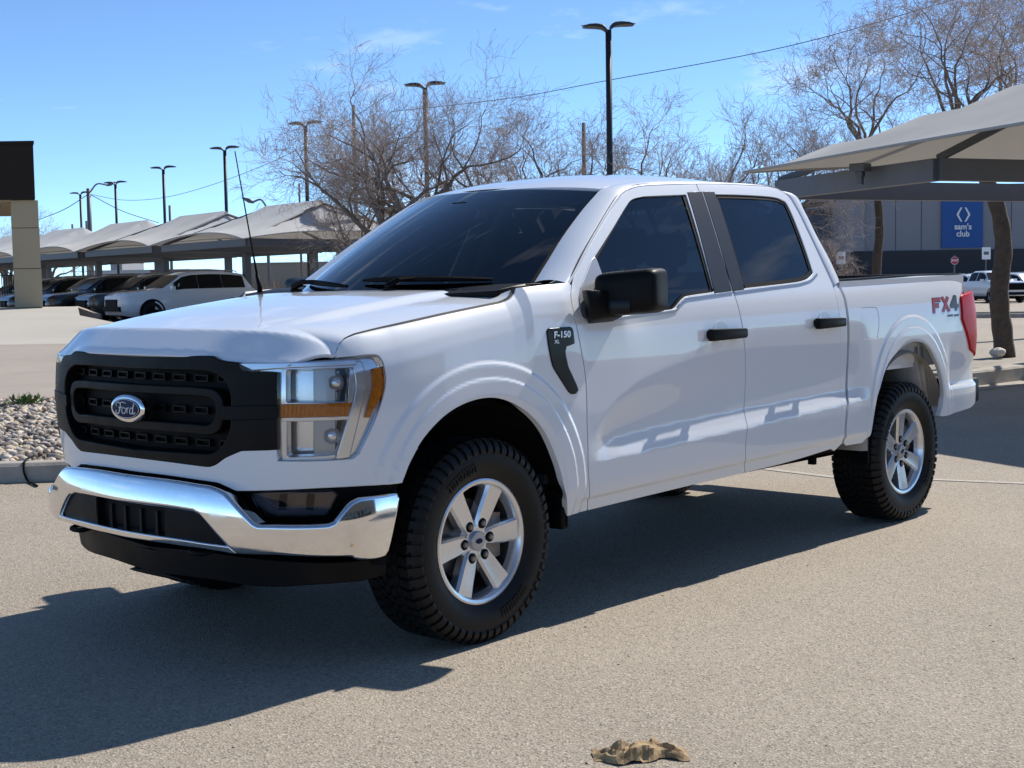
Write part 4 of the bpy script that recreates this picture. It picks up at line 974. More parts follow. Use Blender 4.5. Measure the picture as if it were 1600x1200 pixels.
LEAFG = mat('leaf_green', (.07,.14,.025), .6, noise=(8,.6,(.12,.17,.05)))
p = far(36, 16.6); p.z = .12; weed('weed', p, 'small green weed sprouting at the back of the stone bed')
b = MB(); q0 = k0+kd*((far(24,10.5)-k0).dot(kd)); b.tube(cat([q0+kn*.30+Vector((0,0,.17)), q0+kn*.05+Vector((.0,0,.165)), q0-kn*.01+Vector((0,0,.10)), q0-kn*.03+kd*.03+Vector((0,0,.02)), q0-kn*.16+kd*.10+Vector((0,0,.012)), q0-kn*.30+kd*.17+Vector((0,0,.012))], 5), .009, 6)
tag(b.build('strap', DARKP, smooth=True), 'thin black strap hanging over the kerb of the stone bed', 'strap')

# ---- crumpled brown paper on the asphalt
def crumple():
    r = random.Random(8); c = gp(1000,1180); V = []; nx_, ny_ = 30, 14; ax = Vector((RH[0], RH[1], 0)); ay = Vector((DH[0], DH[1], 0))
    folds = [(r.uniform(-.5,.5), r.uniform(-.5,.5), r.uniform(0,3.14), r.uniform(.010,.024), r.uniform(.05,.16)) for _ in range(16)]
    for j in range(ny_):
        for i in range(nx_):
            u, v = i/(nx_-1)-.5, j/(ny_-1)-.5; z = .006
            for (fu, fv, a, h, wd) in folds: q = abs((u-fu)*math.cos(a)+(v-fv)*math.sin(a)*.6); z += h*max(0, 1-q/wd)*(.5+.5*math.cos((u-fu)*3))
            z = min(z, .055)*(.75+.5*(u > .15)*(v > 0))
            k = min(1., 6*(.5-abs(u))+.15)*min(1., 5*(.5-abs(v))+.2); z *= k
            V.append(c+ax*(u*.29+r.gauss(0,.002))+ay*(v*.15*(1-.45*abs(u)+.12*math.sin(u*19))+.02*math.sin(u*7))+Vector((0,0,z+r.uniform(0,.003))))
    F = [(j*nx_+i, j*nx_+i+1, (j+1)*nx_+i+1, (j+1)*nx_+i) for j in range(ny_-1) for i in range(nx_-1)]
    F = [q for f in F for q in ((f[0], f[1], f[2]), (f[0], f[2], f[3]))]
    m = mat('brown_paper', (.20,.115,.05), .8, noise=(26,.9,(.46,.34,.18)), bump=(90,.5,.003))
    o = mesh('paper_scrap', V, F, m, None, False); sm = o.modifiers.new('thick', 'SOLIDIFY'); sm.thickness = .002
    tag(o, 'crumpled brown paper scrap lying on the asphalt', 'litter')
crumple()
# small leaf litter and pebbles in view on the asphalt
def litter():
    r = random.Random(21); mb = MB()
    for i in range(90):
        px, py = r.uniform(0,1600), r.uniform(880,1195); c = gp(px, py); s_ = r.uniform(.002,.006); a = r.uniform(0,6.28); mb.cur = r.randrange(2)
        V = [c+Vector((math.cos(a+k*1.57)*s_*(1.6 if k % 2 else .7), math.sin(a+k*1.57)*s_*(1.6 if k % 2 else .7), .001)) for k in range(4)]+[c+Vector((0,0,s_*.8))]; mb.add(V, [(0,1,4),(1,2,4),(2,3,4),(3,0,4),(3,2,1,0)])
    tag(mb.build('grit', [STN[3], STN[2]]), 'fine grit scattered over the asphalt', 'grit', kind='stuff')
litter()

# ------------------------------------------------------------------ shade canopies
def fabric_mat(name, col):
    m = bpy.data.materials.new(name); m.use_nodes = True; t = m.node_tree; t.nodes.clear(); N = t.nodes.new
    o = N('ShaderNodeOutputMaterial'); d = N('ShaderNodeBsdfDiffuse'); tr = N('ShaderNodeBsdfTranslucent'); mx_ = N('ShaderNodeMixShader'); c = N('ShaderNodeTexCoord'); n = N('ShaderNodeTexNoise'); r = N('ShaderNodeValToRGB')
    n.inputs['Scale'].default_value = .8; n.inputs['Detail'].default_value = 6; r.color_ramp.elements[0].color = (*[x*.86 for x in col], 1); r.color_ramp.elements[1].color = (*col, 1); r.color_ramp.elements[0].position = .3; r.color_ramp.elements[1].position = .7
    t.links.new(c.outputs['Object'], n.inputs['Vector']); t.links.new(n.outputs[0], r.inputs[0]); t.links.new(r.outputs[0], d.inputs[0]); tr.inputs[0].default_value = (col[0], col[1]*.92, col[2]*.8, 1); mx_.inputs[0].default_value = .16
    t.links.new(d.outputs[0], mx_.inputs[1]); t.links.new(tr.outputs[0], mx_.inputs[2]); t.links.new(mx_.outputs[0], o.inputs[0]); return m
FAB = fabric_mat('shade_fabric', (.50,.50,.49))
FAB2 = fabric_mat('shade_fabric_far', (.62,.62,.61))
GSTEEL = mat('painted_steel', (.115,.12,.135), .45, .0, noise=(3,.4,(.15,.155,.165)))
def canopy(name, org, e, p, le, lp, zh, zr_, rid0, rid1, label, group=None, fab=FAB, beam=.28, inset=.6, sag=.25, cols=(), zcol=0., detail=True, ridge_p=.5, ring=None, dish=.35):
    """hip-shaped fabric shade on a steel ring beam; org = hem corner, e/p unit vectors, le/lp lengths"""
    t = empty(name, (org.x, org.y, zcol)); t['label'] = label; t['category'] = 'canopy'
    if group: t['group'] = group
    e, p = Vector((e[0], e[1], 0)), Vector((p[0], p[1], 0)); base = Vector((org.x, org.y, 0)); off = Vector((org.x, org.y, zcol))
    def W(a, b, z): return base+e*a+p*b+Vector((0,0,z))-off
    n = 20; V = []; N2 = 20
    def top(a, b):
        u, v = a/le, b/lp
        # height of the tight membrane: hip roof, slightly dished, hem arched up between its corners
        rv = ridge_p
        hv = v/rv if v < rv else (1-v)/(1-rv); hu = min(1., u/rid0 if u < .5 else (1-u)/(1-rid1)); h = min(hv, hu)
        k = (h+h*h*dish)/(1+dish); z = zh+(zr_-zh)*max(0, k)
        edge = (1-h)
        arch_ = sag*edge**3*max(4*u*(1-u)*(1 if hv <= hu else 0), 4*v*(1-v)*(1 if hu < hv else 0)); pull = .10*edge**3
        return z+arch_
    us = sorted(set([i/n for i in range(n+1)]+[rid0, rid1])); vs = sorted(set([j/N2 for j in range(N2+1)]+[ridge_p]))
    for u in us:
        for v in vs:
            cu = 4*u*(1-u)*.035*lp; cv = 4*v*(1-v)*.035*le
            bb = v*lp+(cu*(1-2*v)); aa = u*le+(cv*(1-2*u))
            V.append(W(aa, bb, top(u*le, v*lp)))
    m_ = len(vs); F = [(i*m_+j, i*m_+j+1, (i+1)*m_+j+1, (i+1)*m_+j) for i in range(len(us)-1) for j in range(m_-1)]
    b = MB(); b.add(V, F); o = b.build('fabric', fab, t, smooth=True); o.data.set_sharp_from_angle(angle=rad(14))
    i0 = inset; z0 = zh+(.02 if beam < .25 else -.03)-beam/2
    C = [(i0,i0),(le-i0,i0),(le-i0,lp-i0),(i0,lp-i0)]
    if ring: C = [(ring[0],i0),(ring[1],i0),(ring[1],lp-i0),(ring[0],lp-i0)]
    for k in range(4):
        a, c = C[k], C[(k+1) % 4]; mb = MB(); sg = .0 if k % 2 == 0 else -.0
        mb.bar(W(*a, z0), W(*c, z0), .15, beam-(.002 if k % 2 else 0)); mb.build('ring_beam', GSTEEL, t)
    if detail:
        for (a, c) in C:
            mb = MB(); ap = W(le*(rid0 if a < le/2 else rid1), lp*ridge_p, zr_-.12); mb.tube([W(a, c, z0+beam/2), ap], .05, 6); mb.build('rafter', GSTEEL, t)
        mb = MB(); mb.tube([W(le*rid0, lp*ridge_p, zr_-.1), W(le*rid1, lp*ridge_p, zr_-.1)], .05, 6); mb.build('ridge_pole', GSTEEL, t)
    hem = MB(); per = [V[0*m_+j] for j in range(m_)]+[V[i*m_+m_-1] for i in range(len(us))]+[V[(len(us)-1)*m_+j] for j in range(m_-1,-1,-1)]+[V[i*m_] for i in range(len(us)-1,-1,-1)]
    hem.tube(per, .022, 5, False); hem.build('hem', fab, t, smooth=True)
    for (a, c, w_) in cols:
        mb = MB(); mb.box((W(a, c, (z0+zcol)/2-zcol*0)), (w_, w_, z0-zcol+beam*.8), Matrix.Rotation(math.atan2(e.y, e.x), 3, 'Z')); mb.build('column', GSTEEL, t)
    return t
# row over the parked cars (world directions from the photograph)
eL = .79*DH-.61*RH; pL = .61*DH+.79*RH; c0 = CL(42.6,-8.1)
ord_ = ['first', 'second', 'third', 'fourth', 'fifth', 'sixth', 'seventh']
clab = ['pale grey fabric canopy with lamp shadow on it at the near end of the row', 'pale grey fabric canopy second in the row, over the parked white SUV', 'pale grey fabric canopy third in the row, over dark parked SUVs', 'pale grey fabric canopy fourth in the row, partly behind its neighbours',
        'pale grey fabric canopy fifth in the row, beside the beige column', 'pale grey fabric canopy at the far end of the row, seen past the beige column']
for i in range(6):
    org = c0+Vector((eL[0], eL[1], 0))*7.0*i
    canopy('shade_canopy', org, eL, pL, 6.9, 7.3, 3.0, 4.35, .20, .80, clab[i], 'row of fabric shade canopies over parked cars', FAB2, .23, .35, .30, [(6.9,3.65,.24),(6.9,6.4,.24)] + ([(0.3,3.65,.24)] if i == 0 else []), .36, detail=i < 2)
# near canopy on the right
eR = .93*DH-.36*RH; pR = .36*DH+.93*RH; tipR = CL(19.2,3.2)
LE = 15.0; orgR = tipR-Vector((eR[0], eR[1], 0))*LE
cn = canopy('shade_canopy', orgR, eR, pR, LE, 7.6, 2.93, 4.42, .24, .755, 'large grey fabric canopy on steel ring beam casting shade behind the pickup', None, FAB, .27, 1.12, .10, [(12.4,6.4,.25),(15.8,6.4,.25)], 0., ring=(LE-2.68, LE+.9), dish=.0)
b = MB()
A_ = tipR+Vector((pR[0], pR[1], 0))*1.15-Vector((eR[0], eR[1], 0))*1.15
mid = A_-Vector((eR[0], eR[1], 0))*1.9
# bracket on the ring beam holding the hem
bq = far(1345, 18.2, 272); ov = Vector((cn.location.x, cn.location.y, 0))
for dz, w_ in ((.07,.34),(0,.16),(-.10,.11)):
    b.box(bq+Vector((0,0,dz))-ov, (w_*.6, w_*.6, .10))
b.build('hem_bracket', GSTEEL, cn)
# ------------------------------------------------------------------ lamp posts, poles, wires
POLE = mat('pole_bronze', (.022,.021,.022), .45); POLE2 = mat('pole_weathered', (.15,.135,.12), .8, noise=(4,.5,(.16,.14,.12)))
LAMPG = mat('lamp_lens', (.35,.34,.32), .4)
def lamp(px, D, py, label, span=1.7, ang=0., zb=0., w_=.17, group='twin-head lamp posts along the lot'):
    top = far(px, D, py); t = empty('lamp_post', (top.x, top.y, zb)); tag(t, label, 'lamp post', group); H = top.z-zb
    b = MB(); b.tube([(0,0,0),(0,0,H-.1)], w_/2, 8); b.build('pole', POLE, t, smooth=True)
    b = MB(); b.tube([(0,0,0),(0,0,.6)], w_*1.1, 10); b.build('base', POLE, t, smooth=True)
    r = Vector((RH[0], RH[1], 0)); r.rotate(Matrix.Rotation(ang, 3, 'Z'))
    for sg in (-1, 1):
        b = MB(); V = []; sec = [(.04,.09,.10,-.12),(.11,.10,.11,-.05),(.18,.15,.10,-.01),(.34,.20,.09,.01),(.54,.21,.07,.005),(span/2,.13,.035,-.02)]
        d = r*sg; n_ = Vector((-d.y, d.x, 0))
        for (q, hw, hh, dz) in sec:
            dz += .06*(sg > 0)
            for (a, c) in ((-1,-1),(1,-1),(1,.4),(.5,1),(-.5,1),(-1,.4)): V.append(d*q+n_*hw*a+Vector((0,0,H+dz+hh*c*.6)))
        m_ = 6; b.add(V, [(i*m_+j, i*m_+(j+1) % m_, (i+1)*m_+(j+1) % m_, (i+1)*m_+j) for i in range(len(sec)-1) for j in range(m_)]+[tuple(range(m_-1,-1,-1)), tuple((len(sec)-1)*m_+j for j in range(m_))])
        h_ = b.build('lamp_head', POLE, t, auto=40)
        b = MB(); b.box(d*.56+Vector((0,0,H+.055*1-.045+.06*(sg > 0))), (.26,.26,.02)); b.build('lamp_glass', LAMPG, h_)
    return t
k_ = .763
for (px, D, py, lab) in ((957, 49.7, 48, 'black twin-head lamp post rising above the pickup roof'), (673, 63.5, 137, 'twin-head lamp post standing among the bare branches of the tallest tree'), (487, 77, 196, 'twin-head lamp post at the thin left edge of the bare crowns'), (361, 90, 234, 'twin-head lamp post seen right beside the pickup aerial'), (265, 104, 264, 'twin-head lamp post behind the canopy over the white SUV'), (190, 117, 287, 'twin-head lamp post next to the tall street light arm'), (135, 130, 303, 'twin-head lamp post farthest along, next to the utility pole')):
    lamp(px, D*k_, py, lab, 1.36, .12, .3, .165)
# the lamp that throws its shadow on the near canopy
def pole(name, px, D, py, r, label, m=POLE2, zb=0.):
    top = far(px, D, py); b = MB(); b.tube([(0,0,0),(0,0,(top.z-zb)*.5),(0,0,top.z-zb)], [r*1.15, r, r*.8], 8); o = b.build(name, m, None, smooth=True, loc=(top.x, top.y, zb)); tag(o, label, 'pole'); return top
u1 = pole('utility_pole', 562, 70, 168, .105, 'plain wooden utility pole standing before the bare tree')
u2 = pole('utility_pole', 917, 60, 195, .10, 'short stub utility pole beside the black lamp post')
u3 = pole('utility_pole', 148, 120, 296, .22, 'grey utility pole carrying the curved street light arm', GSTEEL)
pole('utility_pole', 475, 140, 288, .12, 'thin distant pole behind the near canopy roof')
pole('utility_pole', 273, 150, 322, .16, 'thin distant pole beside a lamp post over the canopy row')
pole('utility_pole', 121, 170, 351, .16, 'tiny distant pole beyond the far canopies')
pole('utility_pole', 143, 160, 346, .16, 'short distant pole between two lamp posts')
def street_arm(px0, py0, px1, py1, D, label, zb=0., with_pole=True):
    a = far(px0, D, py0); c = far(px1, D, py1); b = MB(); m1 = a*.6+c*.4+Vector((0,0,(c.z-a.z)*.35+.25)); t = empty('street_light', (a.x, a.y, zb)); tag(t, label, 'street light'); o = Vector((a.x, a.y, zb))
    b.tube([q-o if isinstance(q, Vector) else Vector(q)-o for q in cat([tuple(a), tuple(m1), tuple(c)], 6)], .07, 6); b.build('arm', GSTEEL, t, smooth=True)
    b = MB(); d = (c-a).normalized(); b.tube([c-o-d*.1, c-o+d*.25, c-o+d*.75], [.07,.16,.06], 8); b.build('lamp_head', GSTEEL, t, smooth=True)
    if with_pole: b = MB(); b.tube([(0,0,0), a-o], .11, 8); b.build('pole', GSTEEL, t, smooth=True)
street_arm(151, 301, 178, 291, 120, 'curved street light arm reaching from the grey utility pole', 8., False)
street_arm(424, 326, 402, 317, 95, 'small cobra-head street light over the near canopy')
WIRE = mat('wire', (.03,.03,.035), .6)
def wire(pts, r, label):
    P = cat([tuple(far(px, D, py)) for px, D, py in pts], 8); b = MB(); b.tube(P, r, 5); tag(b.build('wire', WIRE, None, smooth=True), label, 'wire')
wire([(1760,38,-60),(1510,40,2),(1235,44,78),(957,48,130),(800,54,158),(620,62,178)], .013, 'dark overhead cable slanting down behind the black lamp post')
wire([(150,120,305),(205,118,314),(270,114,309),(350,108,287),(440,98,252),(520,88,212),(620,78,150)], .02, 'sagging overhead cable from the utility pole to the bare tree')
wire([(152,120,306),(200,124,331),(255,130,349)], .035, 'lower cable dropping behind the canopy row')
wire([(146,120,306),(110,124,328),(70,128,344)], .035, 'cable running from the utility pole to behind the dark fascia')

# ------------------------------------------------------------------ bare trees
BARK = mat('bark', (.19,.15,.12), .9, noise=(6,.6,(.14,.11,.085)), bump=(20,.6,.02)); TWIG = mat('twig', (.40,.32,.275), .85, noise=(2,.5,(.50,.42,.37)))
def grow_tree(seed, H, spread, nmain=4, lean=0., curl=.32, dens=1., trunk=.26, rb=1.):
    r = random.Random(seed); big = []; small = []
    def path(p, d, L, n, wig, up):
        pts = [p.copy()]
        for i in range(n):
            d = (d+Vector((r.gauss(0, wig), r.gauss(0, wig), r.gauss(0, wig*.8)+up))).normalized(); p = p+d*(L/n); pts.append(p.copy())
        return pts, d
    def branch(p, d, L, rad0, lev):
        n = 7 if lev < 2 else 5 if lev < 3 else 4
        pts, dd = path(p, d, L, n, curl*(.75 if lev < 2 else 1.), .05 if lev < 3 else .03)
        rr = [rad0*(1-.72*i/n) for i in range(n+1)]
        (big if lev <= 2 else small).append((pts, rr))
        if lev >= 5: return
        nc = [0, 4, 5, 5, 4][lev] if lev else nmain
        nc = max(2, int(nc*dens+r.random()))
        for k in range(nc):
            f = r.uniform(.28 if lev else .8, 1.0); i = min(n-1, int(f*n)); q = pts[i].lerp(pts[i+1], f*n-i)
            t_ = (pts[i+1]-pts[i]).normalized(); az = r.uniform(0, 6.28); o_ = t_.orthogonal().normalized(); o_.rotate(Matrix.Rotation(az, 3, t_)); ang = r.uniform(.45,.95) if lev else r.uniform(.35,.75)
            d2 = (t_*math.cos(ang)+o_*math.sin(ang)*spread)
            if lev >= 1: d2.z += .10
            branch(q, d2.normalized(), L*r.uniform(.50,.74), rr[i]*r.uniform(.48,.66), lev+1)
        if lev < 4: branch(pts[-1], dd, L*.6, rr[-1], lev+1)
    trunk_pts, td = path(Vector((0,0,0)), Vector((lean, r.gauss(0,.08), 1)).normalized(), H*trunk, 6, .09, .05); tr = [H*.030*(1-.25*i/6) for i in range(7)]; tr[0] *= 1.35
    for k in range(nmain):
        az = 6.28*k/nmain+r.uniform(-.4,.4); a = r.uniform(.35,.85); d = Vector((math.cos(az)*math.sin(a)*spread, math.sin(az)*math.sin(a)*spread, math.cos(a)))
        branch(trunk_pts[-1-(k % 2)], d.normalized(), H*r.uniform(.30,.42), tr[-1]*r.uniform(.6,.8)*rb, 1)
    return trunk_pts, tr, big, small
def tree_mesh(seed, **k):
    tp, tr, big, small = grow_tree(seed, **k)
    t = MB(); t.tube(tp, tr, 9)
    for pts, rr in big: t.tube(pts, [max(q, .006) for q in rr], 5, False)
    c = MB()
    for pts, rr in small: c.tube(pts, [max(q, .0036) for q in rr], 3, False)
    return t, c
TREES = {}
for nm, kw in (('a', dict(seed=3, H=7.8, spread=1.0, nmain=5, trunk=.34)), ('b', dict(seed=8, H=7.4, spread=.85, nmain=4, curl=.30, trunk=.36)), ('c', dict(seed=15, H=8.0, spread=.95, nmain=4, curl=.34, trunk=.36)), ('d', dict(seed=27, H=6.4, spread=.85, nmain=4, trunk=.34)), ('e', dict(seed=41, H=5.6, spread=1.7, nmain=7, trunk=.05, dens=.9, curl=.34, rb=.55))):
    t_, c_ = tree_mesh(**kw); ot = t_.build('trunk', BARK, None, smooth=True); oc = c_.build('crown', TWIG, None, smooth=True); TREES[nm] = (ot.data, oc.data); bpy.data.objects.remove(ot); bpy.data.objects.remove(oc)
def tree(kind, px, D, s, rz, label, zb=0., group='bare trees behind the pickup', sz_=1.):
    p = far(px, D); t = empty('bare_tree', (p.x, p.y, zb), rz); t.scale = (s, s, s*sz_); tag(t, label, 'tree', group)
    for nm, me in zip(('trunk', 'crown'), TREES[kind]): link(bpy.data.objects.new(nm, me), t)
tree('a', 625, 38, 1.0, 3.6, 'tall leafless tree with wide curling crown, directly behind the windscreen')
tree('d', 575, 42, .86, 2.2, 'smaller leafless tree spreading out over the near canopy roof')
tree('b', 742, 39, .98, 1.9, 'leafless tree behind the middle of the pickup roof, beside the twin lamp post')
tree('c', 850, 39, .92, 4.0, 'leafless tree crossed by the overhead cable, just before the black lamp post')
tree('b', 690, 43, 1.1, 2.5, 'leafless tree set back behind the lamp post in the branches')
tree('d', 1040, 40, 1.02, .9, 'low leafless tree right after the black lamp post')
tree('d', 1205, 42, 1.05, 3.3, 'bushy leafless tree just left of the canopy tip')
tree('b', 1150, 38, .96, 5.2, 'leafless tree rising behind the rear of the cab roof')
tree('d', 85, 120, 1.3, 1.0, 'distant leafless tree beside the beige column')
tree('a', 15, 80, .8, 1.0, 'leafless tree seen through the opening left of the beige column')
tree('d', 1296, 75, .66, 2.0, 'small leafless tree in front of the lower grey store wall')
# bare trunk with a bend by the kerb, another far trunk
def bent_trunk(name, px, D, pts, r0, label, zb=.1, crown=('e', 1., 0.)):
    base = far(px, D); t = empty(name, (base.x, base.y, zb)); tag(t, label, 'tree'); P = []
    for (a, c) in pts: q = far(a, D, c); P.append(tuple(q-Vector((base.x, base.y, zb))))
    b = MB(); Q = cat(P, 5); n = len(Q); b.tube(Q, [r0*(1.25-.5*i/n+.05*math.sin(i*1.3)) for i in range(n)], 10); b.build('trunk', BARKD, t, smooth=True)
    top = Vector(Q[-1])-Vector((0,0,.1))
    for nm, me in zip(('limbs', 'crown'), TREES[crown[0]]):
        o = bpy.data.objects.new(nm, me); o.location = top; o.rotation_euler = (0, 0, crown[2]); o.scale = (crown[1],)*3; link(o, t)
BARKD = mat('bark_dark', (.075,.052,.038), .95, noise=(10,.7,(.13,.10,.075)), bump=(26,.9,.03))
bent_trunk('bare_tree', 1571, 25.5, [(1572,561),(1568,520),(1563,480),(1563,440),(1568,400),(1566,360),(1557,320),(1540,280),(1515,240),(1495,215)], .15, 'thick dark bent tree trunk growing behind the kerb near the tail lamp', crown=('e', .85, .4))
bent_trunk('bare_tree', 1373, 42, [(1372,480),(1371,412),(1375,370),(1374,330),(1368,290),(1350,240)], .12, 'slender dark trunk in front of the store wall behind the bed', crown=('e', 1.12, 2.))
bent_trunk('bare_tree', 1640, 34, [(1642,520),(1640,420),(1630,320),(1600,240),(1575,200)], .15, 'leafless tree whose crown fills the sky at the right edge over the canopy', crown=('e', 1.0, 4.1))

# ------------------------------------------------------------------ right-hand kerbed island
ka, kb = gp(1380, 622), gp(1700, 582)
kdr = (kb-ka).normalized(); knr = Vector((-kdr.y, kdr.x, 0))
if knr.dot(Vector((DH[0], DH[1], 0))) < 0: knr = -knr
kerb_run('kerb', ka, kb, knr, .32, .21)
sheet('gutter', [ka-knr*.38, kb-knr*.38, kb+knr*.01, ka+knr*.01], KERB, .006)
kerb_run('kerb', ka+knr*7.6, kb+knr*7.6, knr, .18, .16)
sheet('planter_soil', [ka+knr*.17, kb+knr*.17, kb+knr*7.7, ka+knr*7.7], mat('planter_dirt', (.36,.32,.27), .95, noise=(2,.7,(.22,.19,.15)), bump=(30,.6,.02)), .135)
b = MB(); c = far(1560, 25.0); 
for k, (dx, s_) in enumerate(((0,.22),)):
    bm = bmesh.new(); bmesh.ops.create_icosphere(bm, subdivisions=2, radius=1.); rr = random.Random(4)
    for v in bm.verts: v.co = Vector((v.co.x*.17, v.co.y*.14, v.co.z*.10))*(1+rr.uniform(-.14,.14))
    b.add([v.co+c+Vector((0,0,.11)) for v in bm.verts], [tuple(v.index for v in f.verts) for f in bm.faces]); bm.free()
tag(b.build('rock', STN[0], smooth=False), 'pale rock lying at the foot of the bent tree trunk', 'rock')
ia, ib = far(1400, 52), far(1700, 50); idr = (ib-ia).normalized(); inr = Vector((-idr.y, idr.x, 0)); inr = inr if inr.dot(Vector((DH[0], DH[1], 0))) > 0 else -inr
sheet('verge', [ia, ib, ib+inr*3.2, ia+inr*3.2], mat('dry_grass', (.36,.28,.15), .95, noise=(3,.7,(.26,.21,.12))), .08)
kerb_run('kerb', ia, ib, inr, .2, .16); kerb_run('kerb', ia+inr*3.2, ib+inr*3.2, inr, .2, .16)

# ------------------------------------------------------------------ store building
WALLG = mat('store_wall', (.25,.25,.265), .85, noise=(.25,.3,(.28,.28,.29))); WALLD = mat('store_plinth', (.040,.042,.048), .8); BANB = mat('banner_blue', (.012,.085,.30), .5); BANW = mat('banner_white', (.78,.80,.82), .5)
st = empty('store_building', far(1450, 120)); tag(st, 'large grey flat-walled store with dark base and a blue banner', 'building'); so_ = Vector(st.location)
D_ = 120.
def wallbox(name, px0, px1, py0, py1, D, m, th=1.0, zb=None, parent=st, org=so_):
    a, c = far(px0, D), far(px1, D); zt = far(px0, D, py0).z if py0 is not None else 12.; z0 = zb if zb is not None else far(px0, D, py1).z; back = Vector((DH[0], DH[1], 0))*th; mb = MB()
    P = [a, c, c+back, a+back]; mb.hexa([Vector((q.x, q.y, z0))-org for q in P]+[Vector((q.x, q.y, zt))-org for q in P]); return mb.build(name, m, parent)
wallbox('wall', 1342, 1800, 292, 393, 120, WALLG, 30); wallbox('wall_base', 1342, 1800, 393, 0, 119.8, WALLD, 30.2, 0.)
wallbox('side_wing', 1225, 1345, 330, 396, 130, mat('wing_wall', (.15,.155,.175), .85), 25); wallbox('side_wing_base', 1225, 1345, 396, 0, 129.8, WALLD, 25, 0.)
wallbox('wall_pier', 1334, 1352, 300, 393, 119.6, WALLG, 2)
wallbox('roof_coping', 1225, 1346, 328, 332, 129.6, GSTEEL, 25.5)
for pxj in (1400, 1440, 1580, 1640): wallbox('panel_joint', pxj, pxj+.6, 292, 393, 119.97, WALLD, .05)
bn = wallbox('banner', 1472, 1536, 308, 388, 119.8, BANB, .15)
def banner_mark():
    def pt(px, py, D=119.7): return far(px, D, py)-so_
    # linked-diamond mark: two facing chevrons with a small diamond gap
    cx, cy = 1505.5, 336.
    for sg in (-1, 1):
        poly = [(cx+sg*1.6, cy-11), (cx+sg*4.4, cy-11), (cx+sg*10.5, cy-1), (cx+sg*10.5, cy+1), (cx+sg*4.4, cy+11), (cx+sg*1.6, cy+11), (cx+sg*7.2, cy+.6), (cx+sg*7.2, cy-.6)]
        V = [pt(*q) for q in poly]; b = MB(); b.add(V, [(0,1,2,7),(2,3,6,7),(3,4,5,6)]); b.build('banner_mark', BANW, bn)
    for (dy0, dy1) in ((-11, -7.0), (11, 7.0)):
        pass
    for body, px, py, size in (("sam's", 1505, 355, 12.5), ('club', 1505, 366, 12.5)):
        V, F = text_mesh(body, size, bold=.35); W_ = [pt(px+v[0]*1.0, py-v[1]*1.0) for v in V]; b = MB(); b.add(W_, F); b.build('banner_lettering', BANW, bn)
banner_mark()
# posts with signs in the far lot
def sign_post(px, D, py_top, label, kind):
    top = far(px, D, py_top); t = empty('sign_post', (top.x, top.y, 0)); tag(t, label, 'sign'); b = MB(); b.tube([(0,0,0),(0,0,top.z)], .045, 6); b.build('post', GSTEEL, t)
    f = -Vector((DH[0], DH[1], 0)); r = Vector((RH[0], RH[1], 0)); 
    if kind == 'stop':
        for rr_, m_, off in ((.27, BANW, .06), (.245, STOPR, .075)):
            P = [(rr_*math.cos(rad(22.5+45*k)), rr_*math.sin(rad(22.5+45*k))) for k in range(8)]; b = MB(); b.prism(P, lambda u, v, q: tuple(f*q+r*u+Vector((0,0,top.z-.35+v))), off-.012, off); b.build('sign_face', m_, t)
        V, F = text_mesh('STOP', .17, bold=.006); b = MB(); b.add([f*.079+r*v[0]+Vector((0,0,top.z-.35+v[1])) for v in V], F); b.build('sign_lettering', BANW, t)
    else:
        w2, h2 = (.30, .42); b = MB(); b.prism([(-w2,-h2),(w2,-h2),(w2,h2),(-w2,h2)], lambda u, v, q: tuple(f*q+r*u+Vector((0,0,top.z-.45+v))), .05, .07); b.build('sign_face', BANW, t)
        b = MB(); b.prism([(-.18,-.1),(.18,-.1),(.18,.12),(-.18,.12)], lambda u, v, q: tuple(f*q+r*u+Vector((0,0,top.z-.45+v))), .071, .075); b.build('sign_symbol', GSTEEL, t)
STOPR = mat('sign_red', (.45,.03,.06), .5)
sign_post(1315, 95, 393, 'small white sign on a post behind the bed near the side wing', 'w')
sign_post(1492, 92, 399, 'red octagonal stop sign in the far parking lot', 'stop')
sign_post(1541, 98, 386, 'small white sign on a post just beyond the blue banner', 'w')

CGL0 = mat('added_building_glass', (.012,.014,.016), .06, 0, .4)  # panes of the added wall behind the camera
# ------------------------------------------------------------------ building on the left
LB = empty('portico_building', far(40, 45)); LB.location.z = 1.0; tag(LB, 'portico with dark brown flat fascia on beige columns', 'building'); lo_ = Vector(LB.location)
BEIGE = mat('beige_stucco', (.44,.35,.225), .9, noise=(2,.3,(.37,.29,.185)), bump=(90,.2,.004)); BROWN = mat('brown_fascia', (.028,.021,.017), .8, noise=(1.5,.4,(.036,.028,.023)), spec=.15)
def lbox(name, px0, px1, py0, py1, D, th, m, bev=0.):
    a, c = far(px0, D), far(px1, D); zt, z0 = far(px1, D, py0).z, far(px1, D, py1).z; bk = DH-.37*RH; back = Vector((bk[0], bk[1], 0))*th; mb = MB()
    P = [a, c, c+back, a+back]; mb.hexa([Vector((q.x, q.y, z0))-lo_ for q in P]+[Vector((q.x, q.y, zt))-lo_ for q in P]); return mb.build(name, m, LB, bevel=bev)
fa = lbox('fascia', -260, 65, 225, 312, 45, 9, BROWN); lbox('fascia_coping', -262, 66.5, 222.5, 226.5, 44.9, 9.2, BROWN)
lbox('soffit', -255, 60, 312, 316, 45.3, 8.4, BEIGE)
col1 = lbox('column', 27, 69, 314, 356, 45.2, .95, BEIGE); lbox('column', 27.4, 69.6, 357, 419, 45.2, .95, BEIGE); lbox('column', 27.6, 70.4, 420, 480, 45.2, .95, BEIGE); lbox('column_core', 28.4, 69, 316, 480, 45.26, .8, BROWN)
lbox('column', -40, 4, 314, 482, 47, .95, BEIGE)
